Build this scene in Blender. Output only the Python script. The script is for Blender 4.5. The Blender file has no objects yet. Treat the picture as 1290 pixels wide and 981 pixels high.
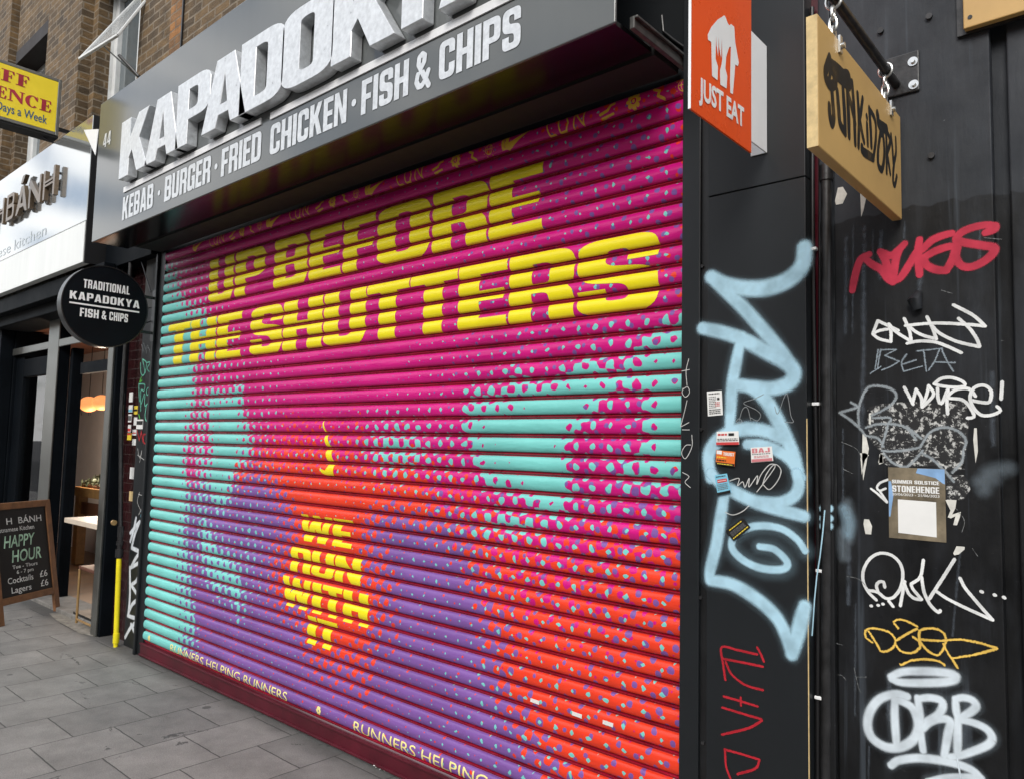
import bpy, bmesh, math, random
import numpy as np
from mathutils import Vector, Matrix
random.seed(7); rng = np.random.default_rng(7)
S = bpy.context.scene; COL = S.collection
# ------------------------------------------------------------------ camera, world, sun, exposure
YAW, PITCH, ROLL, FPX = 7.22495087e-01, 7.63532592e-02, 2.35686360e-02, 948.751591
PW, PH = 1290., 981.
CAMP = Vector((0, -2.418, 1.55))
FW = Vector((-math.sin(YAW)*math.cos(PITCH), math.cos(YAW)*math.cos(PITCH), math.sin(PITCH)))
RT = FW.cross(Vector((0, 0, 1))).normalized(); UP = RT.cross(FW)
R2 = math.cos(ROLL)*RT + math.sin(ROLL)*UP; U2 = -math.sin(ROLL)*RT + math.cos(ROLL)*UP
cd = bpy.data.cameras.new('camera'); cam = bpy.data.objects.new('camera', cd); COL.objects.link(cam)
cam.matrix_world = Matrix(((R2.x, U2.x, -FW.x, CAMP.x), (R2.y, U2.y, -FW.y, CAMP.y), (R2.z, U2.z, -FW.z, CAMP.z), (0, 0, 0, 1)))
cd.sensor_width = 36; cd.lens = FPX/PW*36; cd.clip_start = .05; cd.clip_end = 2000
S.camera = cam
W = bpy.data.worlds.new('World'); S.world = W; W.use_nodes = True
SUN_EL, SUN_AZ = math.radians(36), math.radians(158)   # azimuth from +Y clockwise: in front of the facade
def world():
    nt = W.node_tree; nt.nodes.clear(); N = nt.nodes.new; L = nt.links.new
    out = N('ShaderNodeOutputWorld'); bg = N('ShaderNodeBackground'); bg.inputs[1].default_value = .12
    sky = N('ShaderNodeTexSky'); sky.sky_type = 'NISHITA'; sky.sun_disc = False
    sky.sun_elevation = SUN_EL; sky.sun_rotation = SUN_AZ
    tc = N('ShaderNodeTexCoord'); mp = N('ShaderNodeMapping'); mp.inputs['Scale'].default_value = (1, 1, 2.2)
    no = N('ShaderNodeTexNoise'); no.inputs['Scale'].default_value = 8.5; no.inputs['Detail'].default_value = 10; no.inputs['Roughness'].default_value = .58
    no.inputs['Distortion'].default_value = .4
    rp = N('ShaderNodeValToRGB'); rp.color_ramp.elements[0].position = .38; rp.color_ramp.elements[1].position = .54
    mx = N('ShaderNodeMix'); mx.data_type = 'RGBA'
    L(tc.outputs['Generated'], mp.inputs[0]); L(mp.outputs[0], no.inputs['Vector']); L(no.outputs['Fac'], rp.inputs[0])
    L(rp.outputs[0], mx.inputs['Factor']); L(sky.outputs[0], mx.inputs[6]); mx.inputs[7].default_value = (9.2, 9.2, 9.2, 1)
    L(mx.outputs[2], bg.inputs[0]); L(bg.outputs[0], out.inputs[0])
world()
sd = bpy.data.lights.new('sun', 'SUN'); sd.energy = 1.3; sd.angle = math.radians(22); sd.color = (1, .96, .9)
sun = bpy.data.objects.new('sun', sd); COL.objects.link(sun)
sv = Vector((math.sin(SUN_AZ)*math.cos(SUN_EL), math.cos(SUN_AZ)*math.cos(SUN_EL), math.sin(SUN_EL)))
sun.rotation_euler = sv.to_track_quat('Z', 'Y').to_euler(); sun.location = (0, -8, 12)
S.view_settings.view_transform = 'Standard'; S.view_settings.look = 'None'; S.view_settings.gamma = 1
S.view_settings.use_curve_mapping = False
S.view_settings.exposure = 0.85
S.render.engine = 'CYCLES'; S.cycles.transparent_max_bounces = 24; S.cycles.max_bounces = 6

# ------------------------------------------------------------------ measuring helpers: a pixel of the photo met with a real plane
def ray(px, py): return (FW*FPX + R2*(px-PW/2) - U2*(py-PH/2)).normalized()
def atY(px, py, y=0.):
    d = ray(px, py); return CAMP + d*((y-CAMP.y)/d.y)
def atX(px, py, x):
    d = ray(px, py); return CAMP + d*((x-CAMP.x)/d.x)
def atZ(px, py, z=0.):
    d = ray(px, py); return CAMP + d*((z-CAMP.z)/d.z)

# ------------------------------------------------------------------ materials
def newmat(name):
    m = bpy.data.materials.new(name); m.use_nodes = True
    b = m.node_tree.nodes['Principled BSDF']; return m, m.node_tree, b
def lin(h):
    h = h.lstrip('#'); f = lambda v: v/12.92 if v <= .04045 else ((v+.055)/1.055)**2.4
    return tuple(f(int(h[i:i+2], 16)/255) for i in (0, 2, 4))
def mat(name, col, rough=.5, metal=0., var=.25, scale=6., bump=.0, bscale=60., spec=.5, streak=False, rvar=.15, coat=0.):
    """a solid with gentle procedural wear: tone noise, roughness noise, fine bump"""
    m, nt, b = newmat(name); N = nt.nodes.new; L = nt.links.new
    tc = N('ShaderNodeTexCoord'); mp = N('ShaderNodeMapping'); L(tc.outputs['Object'], mp.inputs[0])
    if streak: mp.inputs['Scale'].default_value = (1, 1, .12)
    no = N('ShaderNodeTexNoise'); no.inputs['Scale'].default_value = scale; no.inputs['Detail'].default_value = 8; no.inputs['Roughness'].default_value = .62
    L(mp.outputs[0], no.inputs['Vector'])
    rp = N('ShaderNodeValToRGB'); L(no.outputs['Fac'], rp.inputs[0])
    e = rp.color_ramp.elements; e[0].position = .3; e[1].position = .7
    e[0].color = tuple(c*(1-var) for c in col)+(1,); e[1].color = tuple(min(1, c*(1+var)) for c in col)+(1,)
    L(rp.outputs[0], b.inputs['Base Color'])
    mr = N('ShaderNodeMapRange'); mr.inputs['To Min'].default_value = max(.02, rough-rvar); mr.inputs['To Max'].default_value = min(1, rough+rvar)
    L(no.outputs['Fac'], mr.inputs['Value']); L(mr.outputs[0], b.inputs['Roughness'])
    b.inputs['Metallic'].default_value = metal; b.inputs['Specular IOR Level'].default_value = spec
    if coat: b.inputs['Coat Weight'].default_value = coat
    if bump:
        n2 = N('ShaderNodeTexNoise'); n2.inputs['Scale'].default_value = bscale; n2.inputs['Detail'].default_value = 5
        L(mp.outputs[0] if streak else tc.outputs['Object'], n2.inputs['Vector'])
        bp = N('ShaderNodeBump'); bp.inputs['Strength'].default_value = bump; bp.inputs['Distance'].default_value = .004
        L(n2.outputs['Fac'], bp.inputs['Height']); L(bp.outputs[0], b.inputs['Normal'])
    return m
def emis(name, col, s):
    m, nt, b = newmat(name); b.inputs['Base Color'].default_value = col+(1,)
    b.inputs['Emission Color'].default_value = col+(1,); b.inputs['Emission Strength'].default_value = s; return m

def paint(name, col, soft=.15, grain=.35, gscale=260., rough=.6, op=1.):
    """marker / spray paint ribbon: opacity falls towards the edge (uv.x = -1..1), broken by grain"""
    m, nt, b = newmat(name); N = nt.nodes.new; L = nt.links.new
    b.inputs['Base Color'].default_value = col+(1,); b.inputs['Roughness'].default_value = rough
    uv = N('ShaderNodeUVMap'); sp = N('ShaderNodeSeparateXYZ'); L(uv.outputs[0], sp.inputs[0])
    tc = N('ShaderNodeTexCoord'); no = N('ShaderNodeTexNoise'); no.inputs['Scale'].default_value = gscale; no.inputs['Detail'].default_value = 3
    L(tc.outputs['Object'], no.inputs['Vector'])
    n2 = N('ShaderNodeTexNoise'); n2.inputs['Scale'].default_value = 14; n2.inputs['Detail'].default_value = 3; L(tc.outputs['Object'], n2.inputs['Vector'])
    a1 = N('ShaderNodeMath'); a1.operation = 'MULTIPLY_ADD'; L(no.outputs['Fac'], a1.inputs[0]); a1.inputs[1].default_value = grain*2; a1.inputs[2].default_value = -grain
    a3 = N('ShaderNodeMath'); a3.operation = 'MULTIPLY_ADD'; L(n2.outputs['Fac'], a3.inputs[0]); a3.inputs[1].default_value = grain; L(a1.outputs[0], a3.inputs[2])
    a2 = N('ShaderNodeMath'); a2.operation = 'ADD'; L(sp.outputs[0], a2.inputs[0]); L(a3.outputs[0], a2.inputs[1])
    mr = N('ShaderNodeMapRange'); mr.interpolation_type = 'SMOOTHSTEP'; mr.inputs['From Min'].default_value = 1-soft; mr.inputs['From Max'].default_value = 1
    mr.inputs['To Min'].default_value = op; mr.inputs['To Max'].default_value = 0; L(a2.outputs[0], mr.inputs['Value'])
    dn = N('ShaderNodeMapRange'); dn.inputs['From Min'].default_value = .3; dn.inputs['From Max'].default_value = .6; dn.inputs['To Min'].default_value = .68; dn.inputs['To Max'].default_value = 1; L(n2.outputs['Fac'], dn.inputs['Value'])
    am = N('ShaderNodeMath'); am.operation = 'MULTIPLY'; L(mr.outputs[0], am.inputs[0]); L(dn.outputs[0], am.inputs[1]); L(am.outputs[0], b.inputs['Alpha'])
    return m

M = {}
M['magenta_hinge'] = mat('bare_maroon_slat', (.26, .003, .018), .28, var=.5, scale=4)
M['maroon'] = mat('maroon_bar', (.075, .004, .012), .4, var=.35, scale=5, bump=.1)
M['yellow'] = mat('yellow_shutter_paint', (.86, .74, .012), .33, var=.05, scale=5, rvar=.08)
M['gold'] = mat('ochre_shutter_paint', (.80, .50, .05), .4, var=.1)
M['cream'] = mat('pale_yellow_shutter_paint', (.85, .75, .28), .4, var=.1)
M['darkred'] = mat('dark_red_paint', (.25, .01, .04), .4)
M['tealflat'] = mat('teal_paint', (.16, .55, .50), .4)
M['fascia'] = mat('grey_composite_panel', (.098, .106, .106), .13, var=.06, scale=3, spec=.42, rvar=.04, streak=True)
M['steel_fascia'] = mat('polished_steel_panel', (.46, .475, .475), .10, metal=.72, var=.05, scale=2, rvar=.03)
M['lightbox'] = mat('dirty_white_acrylic', (.76, .78, .76), .35, var=.12, scale=3, streak=True)
M['galv'] = mat('galvanised_letter', (.60, .62, .635), .33, metal=.35, var=.2, scale=34, rvar=.14)
M['white'] = mat('white_paint', (.78, .79, .8), .45, var=.05)
M['slate'] = mat('slate_cladding', (.0095, .0115, .0135), .45, var=.12, scale=2.5, rvar=.05, bump=.03, bscale=300, spec=.35)
M['black'] = mat('black_paint', (.005, .0055, .0065), .45, var=.4, scale=8, bump=.1)
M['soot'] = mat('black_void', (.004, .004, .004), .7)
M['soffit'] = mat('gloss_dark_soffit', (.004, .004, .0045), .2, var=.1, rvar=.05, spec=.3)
M['silver'] = mat('aluminium', (.25, .255, .24), .34, metal=.9, var=.12)
M['galvtrim'] = mat('zinc_trim', (.10, .10, .095), .5, metal=.5, var=.35, scale=25)
M['navy'] = mat('blue_black_paint', (.003, .0045, .0065), .6, var=.3, scale=4, bump=.05, spec=.08)
M['pipeblack'] = mat('black_iron_pipe', (.014, .014, .015), .4, var=.6, scale=25, bump=.2)
M['pipeyellow'] = mat('yellow_pipe_paint', (.78, .66, .01), .4, var=.12, scale=14)
M['cable'] = mat('black_cable', (.01, .01, .011), .35)
M['ply'] = mat('pine_plywood', (.50, .315, .11), .5, var=.12, scale=3, rvar=.08)
M['plyedge'] = mat('plywood_edge', (.62, .46, .22), .6, var=.2, scale=40)
M['frameoak'] = mat('brown_timber', (.19, .085, .035), .5, var=.35, scale=12, bump=.15)
M['pine'] = mat('honey_timber', (.42, .22, .08), .5, var=.25, scale=10)
M['paletop'] = mat('pale_laminate', (.62, .53, .43), .45, var=.08)
M['brass'] = mat('brass_tube', (.52, .33, .14), .35, metal=.7)
M['seatbrown'] = mat('brown_leather', (.10, .04, .025), .5)
M['chalkboard'] = mat('blackboard', (.005, .005, .0055), .6, var=.4, scale=5)
M['chalk'] = mat('white_chalk', (.75, .76, .74), .8)
M['chalkgreen'] = mat('green_blue_chalk', (.45, .68, .50), .8, var=.5, scale=9)
M['chalkblue'] = mat('blue_chalk', (.25, .52, .72), .8, var=.3, scale=14)
M['orange'] = mat('orange_panel', (.86, .095, .008), .28, var=.03, rvar=.05)
M['signwhite'] = mat('white_panel', (.86, .87, .87), .35, var=.04)
M['signyellow'] = mat('yellow_panel', (.86, .66, .03), .35, var=.05)
M['signred'] = mat('red_lettering', (.36, .02, .04), .4)
M['signblue'] = mat('blue_lettering', (.02, .09, .2), .4)
M['wallin'] = mat('grey_white_wall', (.78, .74, .72), .6, var=.05)
M['woodin'] = mat('dark_red_timber', (.16, .06, .03), .5, var=.3)
M['floorin'] = mat('timber_floor', (.2, .12, .07), .5, var=.3)
M['inktext'] = mat('black_ink', (.012, .012, .012), .5)
M['greytext'] = mat('grey_ink', (.14, .14, .14), .5)
M['lamp'] = emis('paper_lantern', (1., .36, .12), .55)
M['lampcore'] = emis('lamp_glow', (1., .55, .2), 5.)
M['winwhite'] = mat('white_window_paint', (.62, .63, .62), .4, var=.12, scale=9)
M['bracket'] = mat('scuffed_black_steel', (.02, .02, .021), .4, var=.8, scale=30, bump=.2)
M['chrome'] = mat('zinc_hardware', (.6, .61, .6), .28, metal=.9)
M['leaf'] = mat('olive_leaf', (.07, .09, .05), .5, var=.4)
M['paper'] = mat('white_paper', (.75, .75, .73), .6, var=.06)
M['redpaper'] = mat('red_print', (.55, .05, .05), .5)
M['bluepaper'] = mat('cyan_print', (.2, .52, .68), .5)
M['orangepaper'] = mat('orange_print', (.75, .16, .02), .5)
M['yellowpaper'] = mat('yellow_print', (.8, .6, .05), .5)
M['blackpaper'] = mat('black_print', (.012, .012, .012), .4)
M['pinkpaper'] = mat('rose_print', (.6, .2, .22), .5)
M['rubber'] = mat('black_gap', (.004, .004, .005), .6)
M['stain'] = mat('lead_flashing', (.09, .085, .08), .7, var=.4, scale=20)

def glass_mat():
    m = bpy.data.materials.new('window_glass'); m.use_nodes = True; nt = m.node_tree; nt.nodes.clear(); N = nt.nodes.new; L = nt.links.new
    o = N('ShaderNodeOutputMaterial'); mx = N('ShaderNodeMixShader'); t = N('ShaderNodeBsdfTransparent'); g = N('ShaderNodeBsdfGlossy')
    t.inputs[0].default_value = (.86, .9, .9, 1); g.inputs['Roughness'].default_value = .02
    f = N('ShaderNodeFresnel'); f.inputs[0].default_value = 1.5
    L(f.outputs[0], mx.inputs[0]); L(t.outputs[0], mx.inputs[1]); L(g.outputs[0], mx.inputs[2]); L(mx.outputs[0], o.inputs[0]); return m
M['glass'] = glass_mat()
M['upglass'] = mat('sky_lit_glass', (.10, .12, .13), .06, var=.1, spec=1., rvar=.02)
def sash_glass():
    m, nt, b = newmat('dusty_sash_glass'); b.inputs['Base Color'].default_value = (.42, .44, .44, 1); b.inputs['Roughness'].default_value = .12
    b.inputs['Alpha'].default_value = .5; return m
M['sashglass'] = sash_glass()

def brick_mat(name, c1, c2, cm, bw, bh, mortar, rough=.85, bump=.6, gloss=False):
    m, nt, b = newmat(name); N = nt.nodes.new; L = nt.links.new
    tc = N('ShaderNodeTexCoord'); sp = N('ShaderNodeSeparateXYZ'); L(tc.outputs['Object'], sp.inputs[0])
    ad = N('ShaderNodeMath'); L(sp.outputs[0], ad.inputs[0]); L(sp.outputs[1], ad.inputs[1])
    cb = N('ShaderNodeCombineXYZ'); L(ad.outputs[0], cb.inputs[0]); L(sp.outputs[2], cb.inputs[1])
    wob = N('ShaderNodeTexNoise'); wob.inputs['Scale'].default_value = 9; wob.inputs['Detail'].default_value = 3; L(tc.outputs['Object'], wob.inputs['Vector'])
    vm = N('ShaderNodeVectorMath'); vm.operation = 'MULTIPLY_ADD'; L(wob.outputs['Color'], vm.inputs[0]); k = 0 if gloss else .018
    vm.inputs[1].default_value = (k, k, 0); L(cb.outputs[0], vm.inputs[2])
    bk = N('ShaderNodeTexBrick'); L(vm.outputs[0], bk.inputs['Vector']); bk.inputs['Scale'].default_value = 1
    bk.inputs['Brick Width'].default_value = bw; bk.inputs['Row Height'].default_value = bh; bk.inputs['Mortar Size'].default_value = mortar
    bk.inputs['Mortar Smooth'].default_value = .25; bk.inputs['Bias'].default_value = -.1
    bk.inputs['Color1'].default_value = c1+(1,); bk.inputs['Color2'].default_value = c2+(1,); bk.inputs['Mortar'].default_value = cm+(1,)
    no = N('ShaderNodeTexNoise'); no.inputs['Scale'].default_value = 5 if not gloss else 2; no.inputs['Detail'].default_value = 9; no.inputs['Roughness'].default_value = .7; L(tc.outputs['Object'], no.inputs['Vector'])
    mr = N('ShaderNodeMapRange'); mr.inputs['From Min'].default_value = .3; mr.inputs['From Max'].default_value = .7
    mr.inputs['To Min'].default_value = .45 if not gloss else .8; mr.inputs['To Max'].default_value = 1.6 if not gloss else 1.2; L(no.outputs['Fac'], mr.inputs['Value'])
    mu = N('ShaderNodeVectorMath'); mu.operation = 'MULTIPLY'; L(bk.outputs['Color'], mu.inputs[0]); L(mr.outputs[0], mu.inputs[1])
    L(mu.outputs[0], b.inputs['Base Color']); b.inputs['Roughness'].default_value = rough
    n2 = N('ShaderNodeTexNoise'); n2.inputs['Scale'].default_value = 55; n2.inputs['Detail'].default_value = 6; L(tc.outputs['Object'], n2.inputs['Vector'])
    m2 = N('ShaderNodeMath'); m2.operation = 'MULTIPLY_ADD'; L(bk.outputs['Fac'], m2.inputs[0]); m2.inputs[1].default_value = -1.3; L(n2.outputs['Fac'], m2.inputs[2])
    bp = N('ShaderNodeBump'); bp.inputs['Strength'].default_value = bump; bp.inputs['Distance'].default_value = .012; L(m2.outputs[0], bp.inputs['Height']); L(bp.outputs[0], b.inputs['Normal'])
    return m
M['brick'] = brick_mat('stock_brick', (.135, .082, .034), (.05, .034, .019), (.17, .135, .095), .225, .075, .009)
M['brickorange'] = brick_mat('orange_stock_brick', (.30, .13, .035), (.13, .07, .03), (.16, .12, .08), .225, .075, .008)
M['tile'] = brick_mat('glazed_maroon_tile', (.03, .008, .009), (.018, .006, .007), (.05, .035, .033), .15, .075, .003, rough=.18, bump=.25, gloss=True)

def paving_mat():
    m, nt, b = newmat('concrete_paving'); N = nt.nodes.new; L = nt.links.new
    tc = N('ShaderNodeTexCoord'); sp = N('ShaderNodeSeparateXYZ'); L(tc.outputs['Object'], sp.inputs[0])
    def math_(op, a, bb, c=None):
        n = N('ShaderNodeMath'); n.operation = op
        for i, v in enumerate((a, bb, c)):
            if v is None: continue
            if isinstance(v, (int, float)): n.inputs[i].default_value = v
            else: L(v, n.inputs[i])
        return n.outputs[0]
    cb = N('ShaderNodeCombineXYZ'); L(math_('ADD', sp.outputs[1], .46+4), cb.inputs[0]); L(math_('ADD', sp.outputs[0], 3.57+.385*60), cb.inputs[1])
    jw = N('ShaderNodeTexNoise'); jw.inputs['Scale'].default_value = 14; jw.inputs['Detail'].default_value = 5; L(tc.outputs['Object'], jw.inputs['Vector']); jv = N('ShaderNodeVectorMath'); jv.operation = 'MULTIPLY_ADD'; L(jw.outputs['Color'], jv.inputs[0]); jv.inputs[1].default_value = (.011, .011, 0); L(cb.outputs[0], jv.inputs[2])
    bk = N('ShaderNodeTexBrick'); L(jv.outputs[0], bk.inputs['Vector']); bk.inputs['Scale'].default_value = 1; bk.offset = .5
    bk.inputs['Brick Width'].default_value = .40; bk.inputs['Row Height'].default_value = .385; bk.inputs['Mortar Size'].default_value = .0048; bk.inputs['Mortar Smooth'].default_value = .6
    bk.inputs['Color1'].default_value = (.200, .191, .180, 1); bk.inputs['Color2'].default_value = (.152, .147, .139, 1); bk.inputs['Mortar'].default_value = (.05, .048, .045, 1)
    no = N('ShaderNodeTexNoise'); no.inputs['Scale'].default_value = 3.5; no.inputs['Detail'].default_value = 10; no.inputs['Roughness'].default_value = .7; L(tc.outputs['Object'], no.inputs['Vector'])
    mr = N('ShaderNodeMapRange'); mr.inputs['From Min'].default_value = .3; mr.inputs['From Max'].default_value = .7; mr.inputs['To Min'].default_value = .72; mr.inputs['To Max'].default_value = 1.3; L(no.outputs['Fac'], mr.inputs['Value'])
    fn = N('ShaderNodeTexNoise'); fn.inputs['Scale'].default_value = 160; fn.inputs['Detail'].default_value = 4; L(tc.outputs['Object'], fn.inputs['Vector'])
    fr = N('ShaderNodeMapRange'); fr.inputs['From Min'].default_value = .3; fr.inputs['From Max'].default_value = .7; fr.inputs['To Min'].default_value = .8; fr.inputs['To Max'].default_value = 1.2; L(fn.outputs['Fac'], fr.inputs['Value'])
    mu = N('ShaderNodeVectorMath'); mu.operation = 'MULTIPLY'; L(bk.outputs['Color'], mu.inputs[0]); L(math_('MULTIPLY', mr.outputs[0], fr.outputs[0]), mu.inputs[1])
    # trodden chewing gum: dark round spots, a few pale ones
    vo = N('ShaderNodeTexVoronoi'); vo.inputs['Scale'].default_value = 4.2; L(tc.outputs['Object'], vo.inputs['Vector'])
    wn = N('ShaderNodeSeparateColor'); L(vo.outputs['Color'], wn.inputs[0])
    rad = math_('MULTIPLY', math_('POWER', wn.outputs[0], 2.2), .135)
    wob = math_('MULTIPLY_ADD', fn.outputs['Fac'], .05, vo.outputs['Distance'])
    spot = N('ShaderNodeMapRange'); spot.interpolation_type = 'SMOOTHSTEP'; L(math_('SUBTRACT', rad, wob), spot.inputs['Value']); spot.inputs['From Min'].default_value = -.01; spot.inputs['From Max'].default_value = .015; spot.inputs['To Max'].default_value = .75
    mx = N('ShaderNodeMix'); mx.data_type = 'RGBA'; L(spot.outputs[0], mx.inputs['Factor']); L(mu.outputs[0], mx.inputs[6]); mx.inputs[7].default_value = (.05, .049, .047, 1)
    v2 = N('ShaderNodeTexVoronoi'); v2.inputs['Scale'].default_value = 9; L(tc.outputs['Object'], v2.inputs['Vector'])
    w2 = N('ShaderNodeSeparateColor'); L(v2.outputs['Color'], w2.inputs[0])
    s2 = N('ShaderNodeMapRange'); L(math_('SUBTRACT', math_('MULTIPLY', math_('POWER', w2.outputs[1], 9.), .09), v2.outputs['Distance']), s2.inputs['Value']); s2.inputs['From Min'].default_value = -.01; s2.inputs['From Max'].default_value = .01; s2.inputs['To Max'].default_value = .5
    m3 = N('ShaderNodeMix'); m3.data_type = 'RGBA'; L(s2.outputs[0], m3.inputs['Factor']); L(mx.outputs[2], m3.inputs[6]); m3.inputs[7].default_value = (.3, .29, .27, 1)
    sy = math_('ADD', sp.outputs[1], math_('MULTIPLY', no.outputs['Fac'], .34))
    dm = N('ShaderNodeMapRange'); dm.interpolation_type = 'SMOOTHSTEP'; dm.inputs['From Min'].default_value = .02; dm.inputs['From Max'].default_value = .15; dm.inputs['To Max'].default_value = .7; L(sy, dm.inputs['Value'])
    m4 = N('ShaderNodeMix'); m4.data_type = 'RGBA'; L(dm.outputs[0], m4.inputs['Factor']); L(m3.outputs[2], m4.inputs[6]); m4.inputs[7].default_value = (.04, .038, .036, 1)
    ck = N('ShaderNodeTexVoronoi'); ck.feature = 'DISTANCE_TO_EDGE'; ck.inputs['Scale'].default_value = 1.1; cw = N('ShaderNodeVectorMath'); cw.operation = 'MULTIPLY_ADD'; L(no.outputs['Color'], cw.inputs[0]); cw.inputs[1].default_value = (.35, .35, 0); L(tc.outputs['Object'], cw.inputs[2]); L(cw.outputs[0], ck.inputs['Vector'])
    cm = N('ShaderNodeMapRange'); cm.inputs['From Min'].default_value = .0025; cm.inputs['From Max'].default_value = .006; cm.inputs['To Min'].default_value = .8; cm.inputs['To Max'].default_value = 0; L(ck.outputs['Distance'], cm.inputs['Value'])
    cg = math_('MULTIPLY', cm.outputs[0], math_('GREATER_THAN', no.outputs['Fac'], .55))
    m5 = N('ShaderNodeMix'); m5.data_type = 'RGBA'; L(cg, m5.inputs['Factor']); L(m4.outputs[2], m5.inputs[6]); m5.inputs[7].default_value = (.03, .029, .028, 1)
    L(m5.outputs[2], b.inputs['Base Color']); b.inputs['Roughness'].default_value = .72
    h = math_('MULTIPLY_ADD', bk.outputs['Fac'], -1.6, math_('MULTIPLY_ADD', no.outputs['Fac'], .8, fn.outputs['Fac']))
    bp = N('ShaderNodeBump'); bp.inputs['Strength'].default_value = .35; bp.inputs['Distance'].default_value = .006; L(h, bp.inputs['Height']); L(bp.outputs[0], b.inputs['Normal'])
    return m
M['paving'] = paving_mat()
M['asphalt'] = mat('asphalt', (.05, .05, .052), .85, var=.3, scale=30, bump=.4)
M['kerb'] = mat('granite_kerb', (.22, .215, .2), .75, var=.3, scale=30)

def oldblack_mat():
    """black painted boards: slate-grey newer coat above, black below with drips, scuffs and scratches"""
    m, nt, b = newmat('old_black_boards'); N = nt.nodes.new; L = nt.links.new
    tc = N('ShaderNodeTexCoord'); sp = N('ShaderNodeSeparateXYZ'); L(tc.outputs['Object'], sp.inputs[0])
    def noise(scale, sc=(1, 1, 1), det=6, rough=.6):
        mp = N('ShaderNodeMapping'); mp.inputs['Scale'].default_value = sc; L(tc.outputs['Object'], mp.inputs[0])
        n = N('ShaderNodeTexNoise'); n.inputs['Scale'].default_value = scale; n.inputs['Detail'].default_value = det; n.inputs['Roughness'].default_value = rough; L(mp.outputs[0], n.inputs['Vector']); return n.outputs['Fac']
    def step(v, a, bb, lo=0., hi=1.):
        r = N('ShaderNodeMapRange'); r.interpolation_type = 'SMOOTHSTEP'; r.inputs['From Min'].default_value = a; r.inputs['From Max'].default_value = bb; r.inputs['To Min'].default_value = lo; r.inputs['To Max'].default_value = hi; L(v, r.inputs['Value']); return r.outputs[0]
    def mix(f, a, bb):
        x = N('ShaderNodeMix'); x.data_type = 'RGBA'
        L(f, x.inputs['Factor'])
        for i, v in ((6, a), (7, bb)):
            if isinstance(v, tuple): x.inputs[i].default_value = v+(1,)
            else: L(v, x.inputs[i])
        return x.outputs[2]
    e = N('ShaderNodeMath'); e.operation = 'MULTIPLY_ADD'; L(noise(9, (1, 1, .3), 2), e.inputs[0]); e.inputs[1].default_value = .09; L(sp.outputs[2], e.inputs[2])
    top = step(e.outputs[0], 2.328, 2.334)
    low = mix(step(noise(7, (1, 1, .2)), .45, .75), (.0038, .0042, .005), (.017, .0195, .024))
    upc = mix(step(noise(4, (1, 1, .5), 8), .35, .7), (.018, .021, .026), (.034, .038, .045))
    base = mix(top, low, upc)
    drip = noise(22, (1, 1, .035), 4); base = mix(step(drip, .56, .70, 0, .6), base, (.055, .066, .08))
    sc = noise(60, (.35, 1, 1), 5, .75); base = mix(step(sc, .66, .72, 0, .6), base, (.16, .17, .175)); wsh = noise(3.2, (1, 1, .35), 9, .7); base = mix(step(wsh, .52, .72, 0, .5), base, (.035, .041, .05))
    L(base, b.inputs['Base Color'])
    L(step(noise(6), .3, .7, .4, .7), b.inputs['Roughness']); b.inputs['Specular IOR Level'].default_value = .3
    bp = N('ShaderNodeBump'); bp.inputs['Strength'].default_value = .5; bp.inputs['Distance'].default_value = .004
    ad = N('ShaderNodeMath'); L(noise(18, (1, 1, .2), 6), ad.inputs[0]); L(noise(5, det=8), ad.inputs[1]); L(ad.outputs[0], bp.inputs['Height']); L(bp.outputs[0], b.inputs['Normal'])
    return m
M['oldblack'] = oldblack_mat()
def speck_mat(name, col, lo, hi, scale, under=None):
    m, nt, b = newmat(name); N = nt.nodes.new; L = nt.links.new
    tc = N('ShaderNodeTexCoord'); no = N('ShaderNodeTexNoise'); no.inputs['Scale'].default_value = scale; no.inputs['Detail'].default_value = 7; no.inputs['Roughness'].default_value = .72
    L(tc.outputs['Object'], no.inputs['Vector'])
    b.inputs['Base Color'].default_value = col+(1,); b.inputs['Roughness'].default_value = .6
    mr = N('ShaderNodeMapRange'); mr.inputs['From Min'].default_value = lo; mr.inputs['From Max'].default_value = hi; L(no.outputs['Fac'], mr.inputs['Value']); 
    if under:
        x = N('ShaderNodeMix'); x.data_type = 'RGBA'; L(mr.outputs[0], x.inputs['Factor']); x.inputs[6].default_value = under+(1,); x.inputs[7].default_value = col+(1,); L(x.outputs[2], b.inputs['Base Color'])
    else: L(mr.outputs[0], b.inputs['Alpha'])
    return m
M['residue'] = speck_mat('torn_paper_residue', (.50, .50, .48), .53, .58, 52, (.008, .008, .009))
M['flake'] = mat('bare_plaster_flake', (.62, .61, .56), .8, var=.2, scale=30)
M['rock'] = mat('printed_rock', (.16, .13, .085), .5, var=.6, scale=14)
M['sky_print'] = mat('printed_sky', (.22, .38, .62), .5, var=.2, scale=16)

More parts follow.
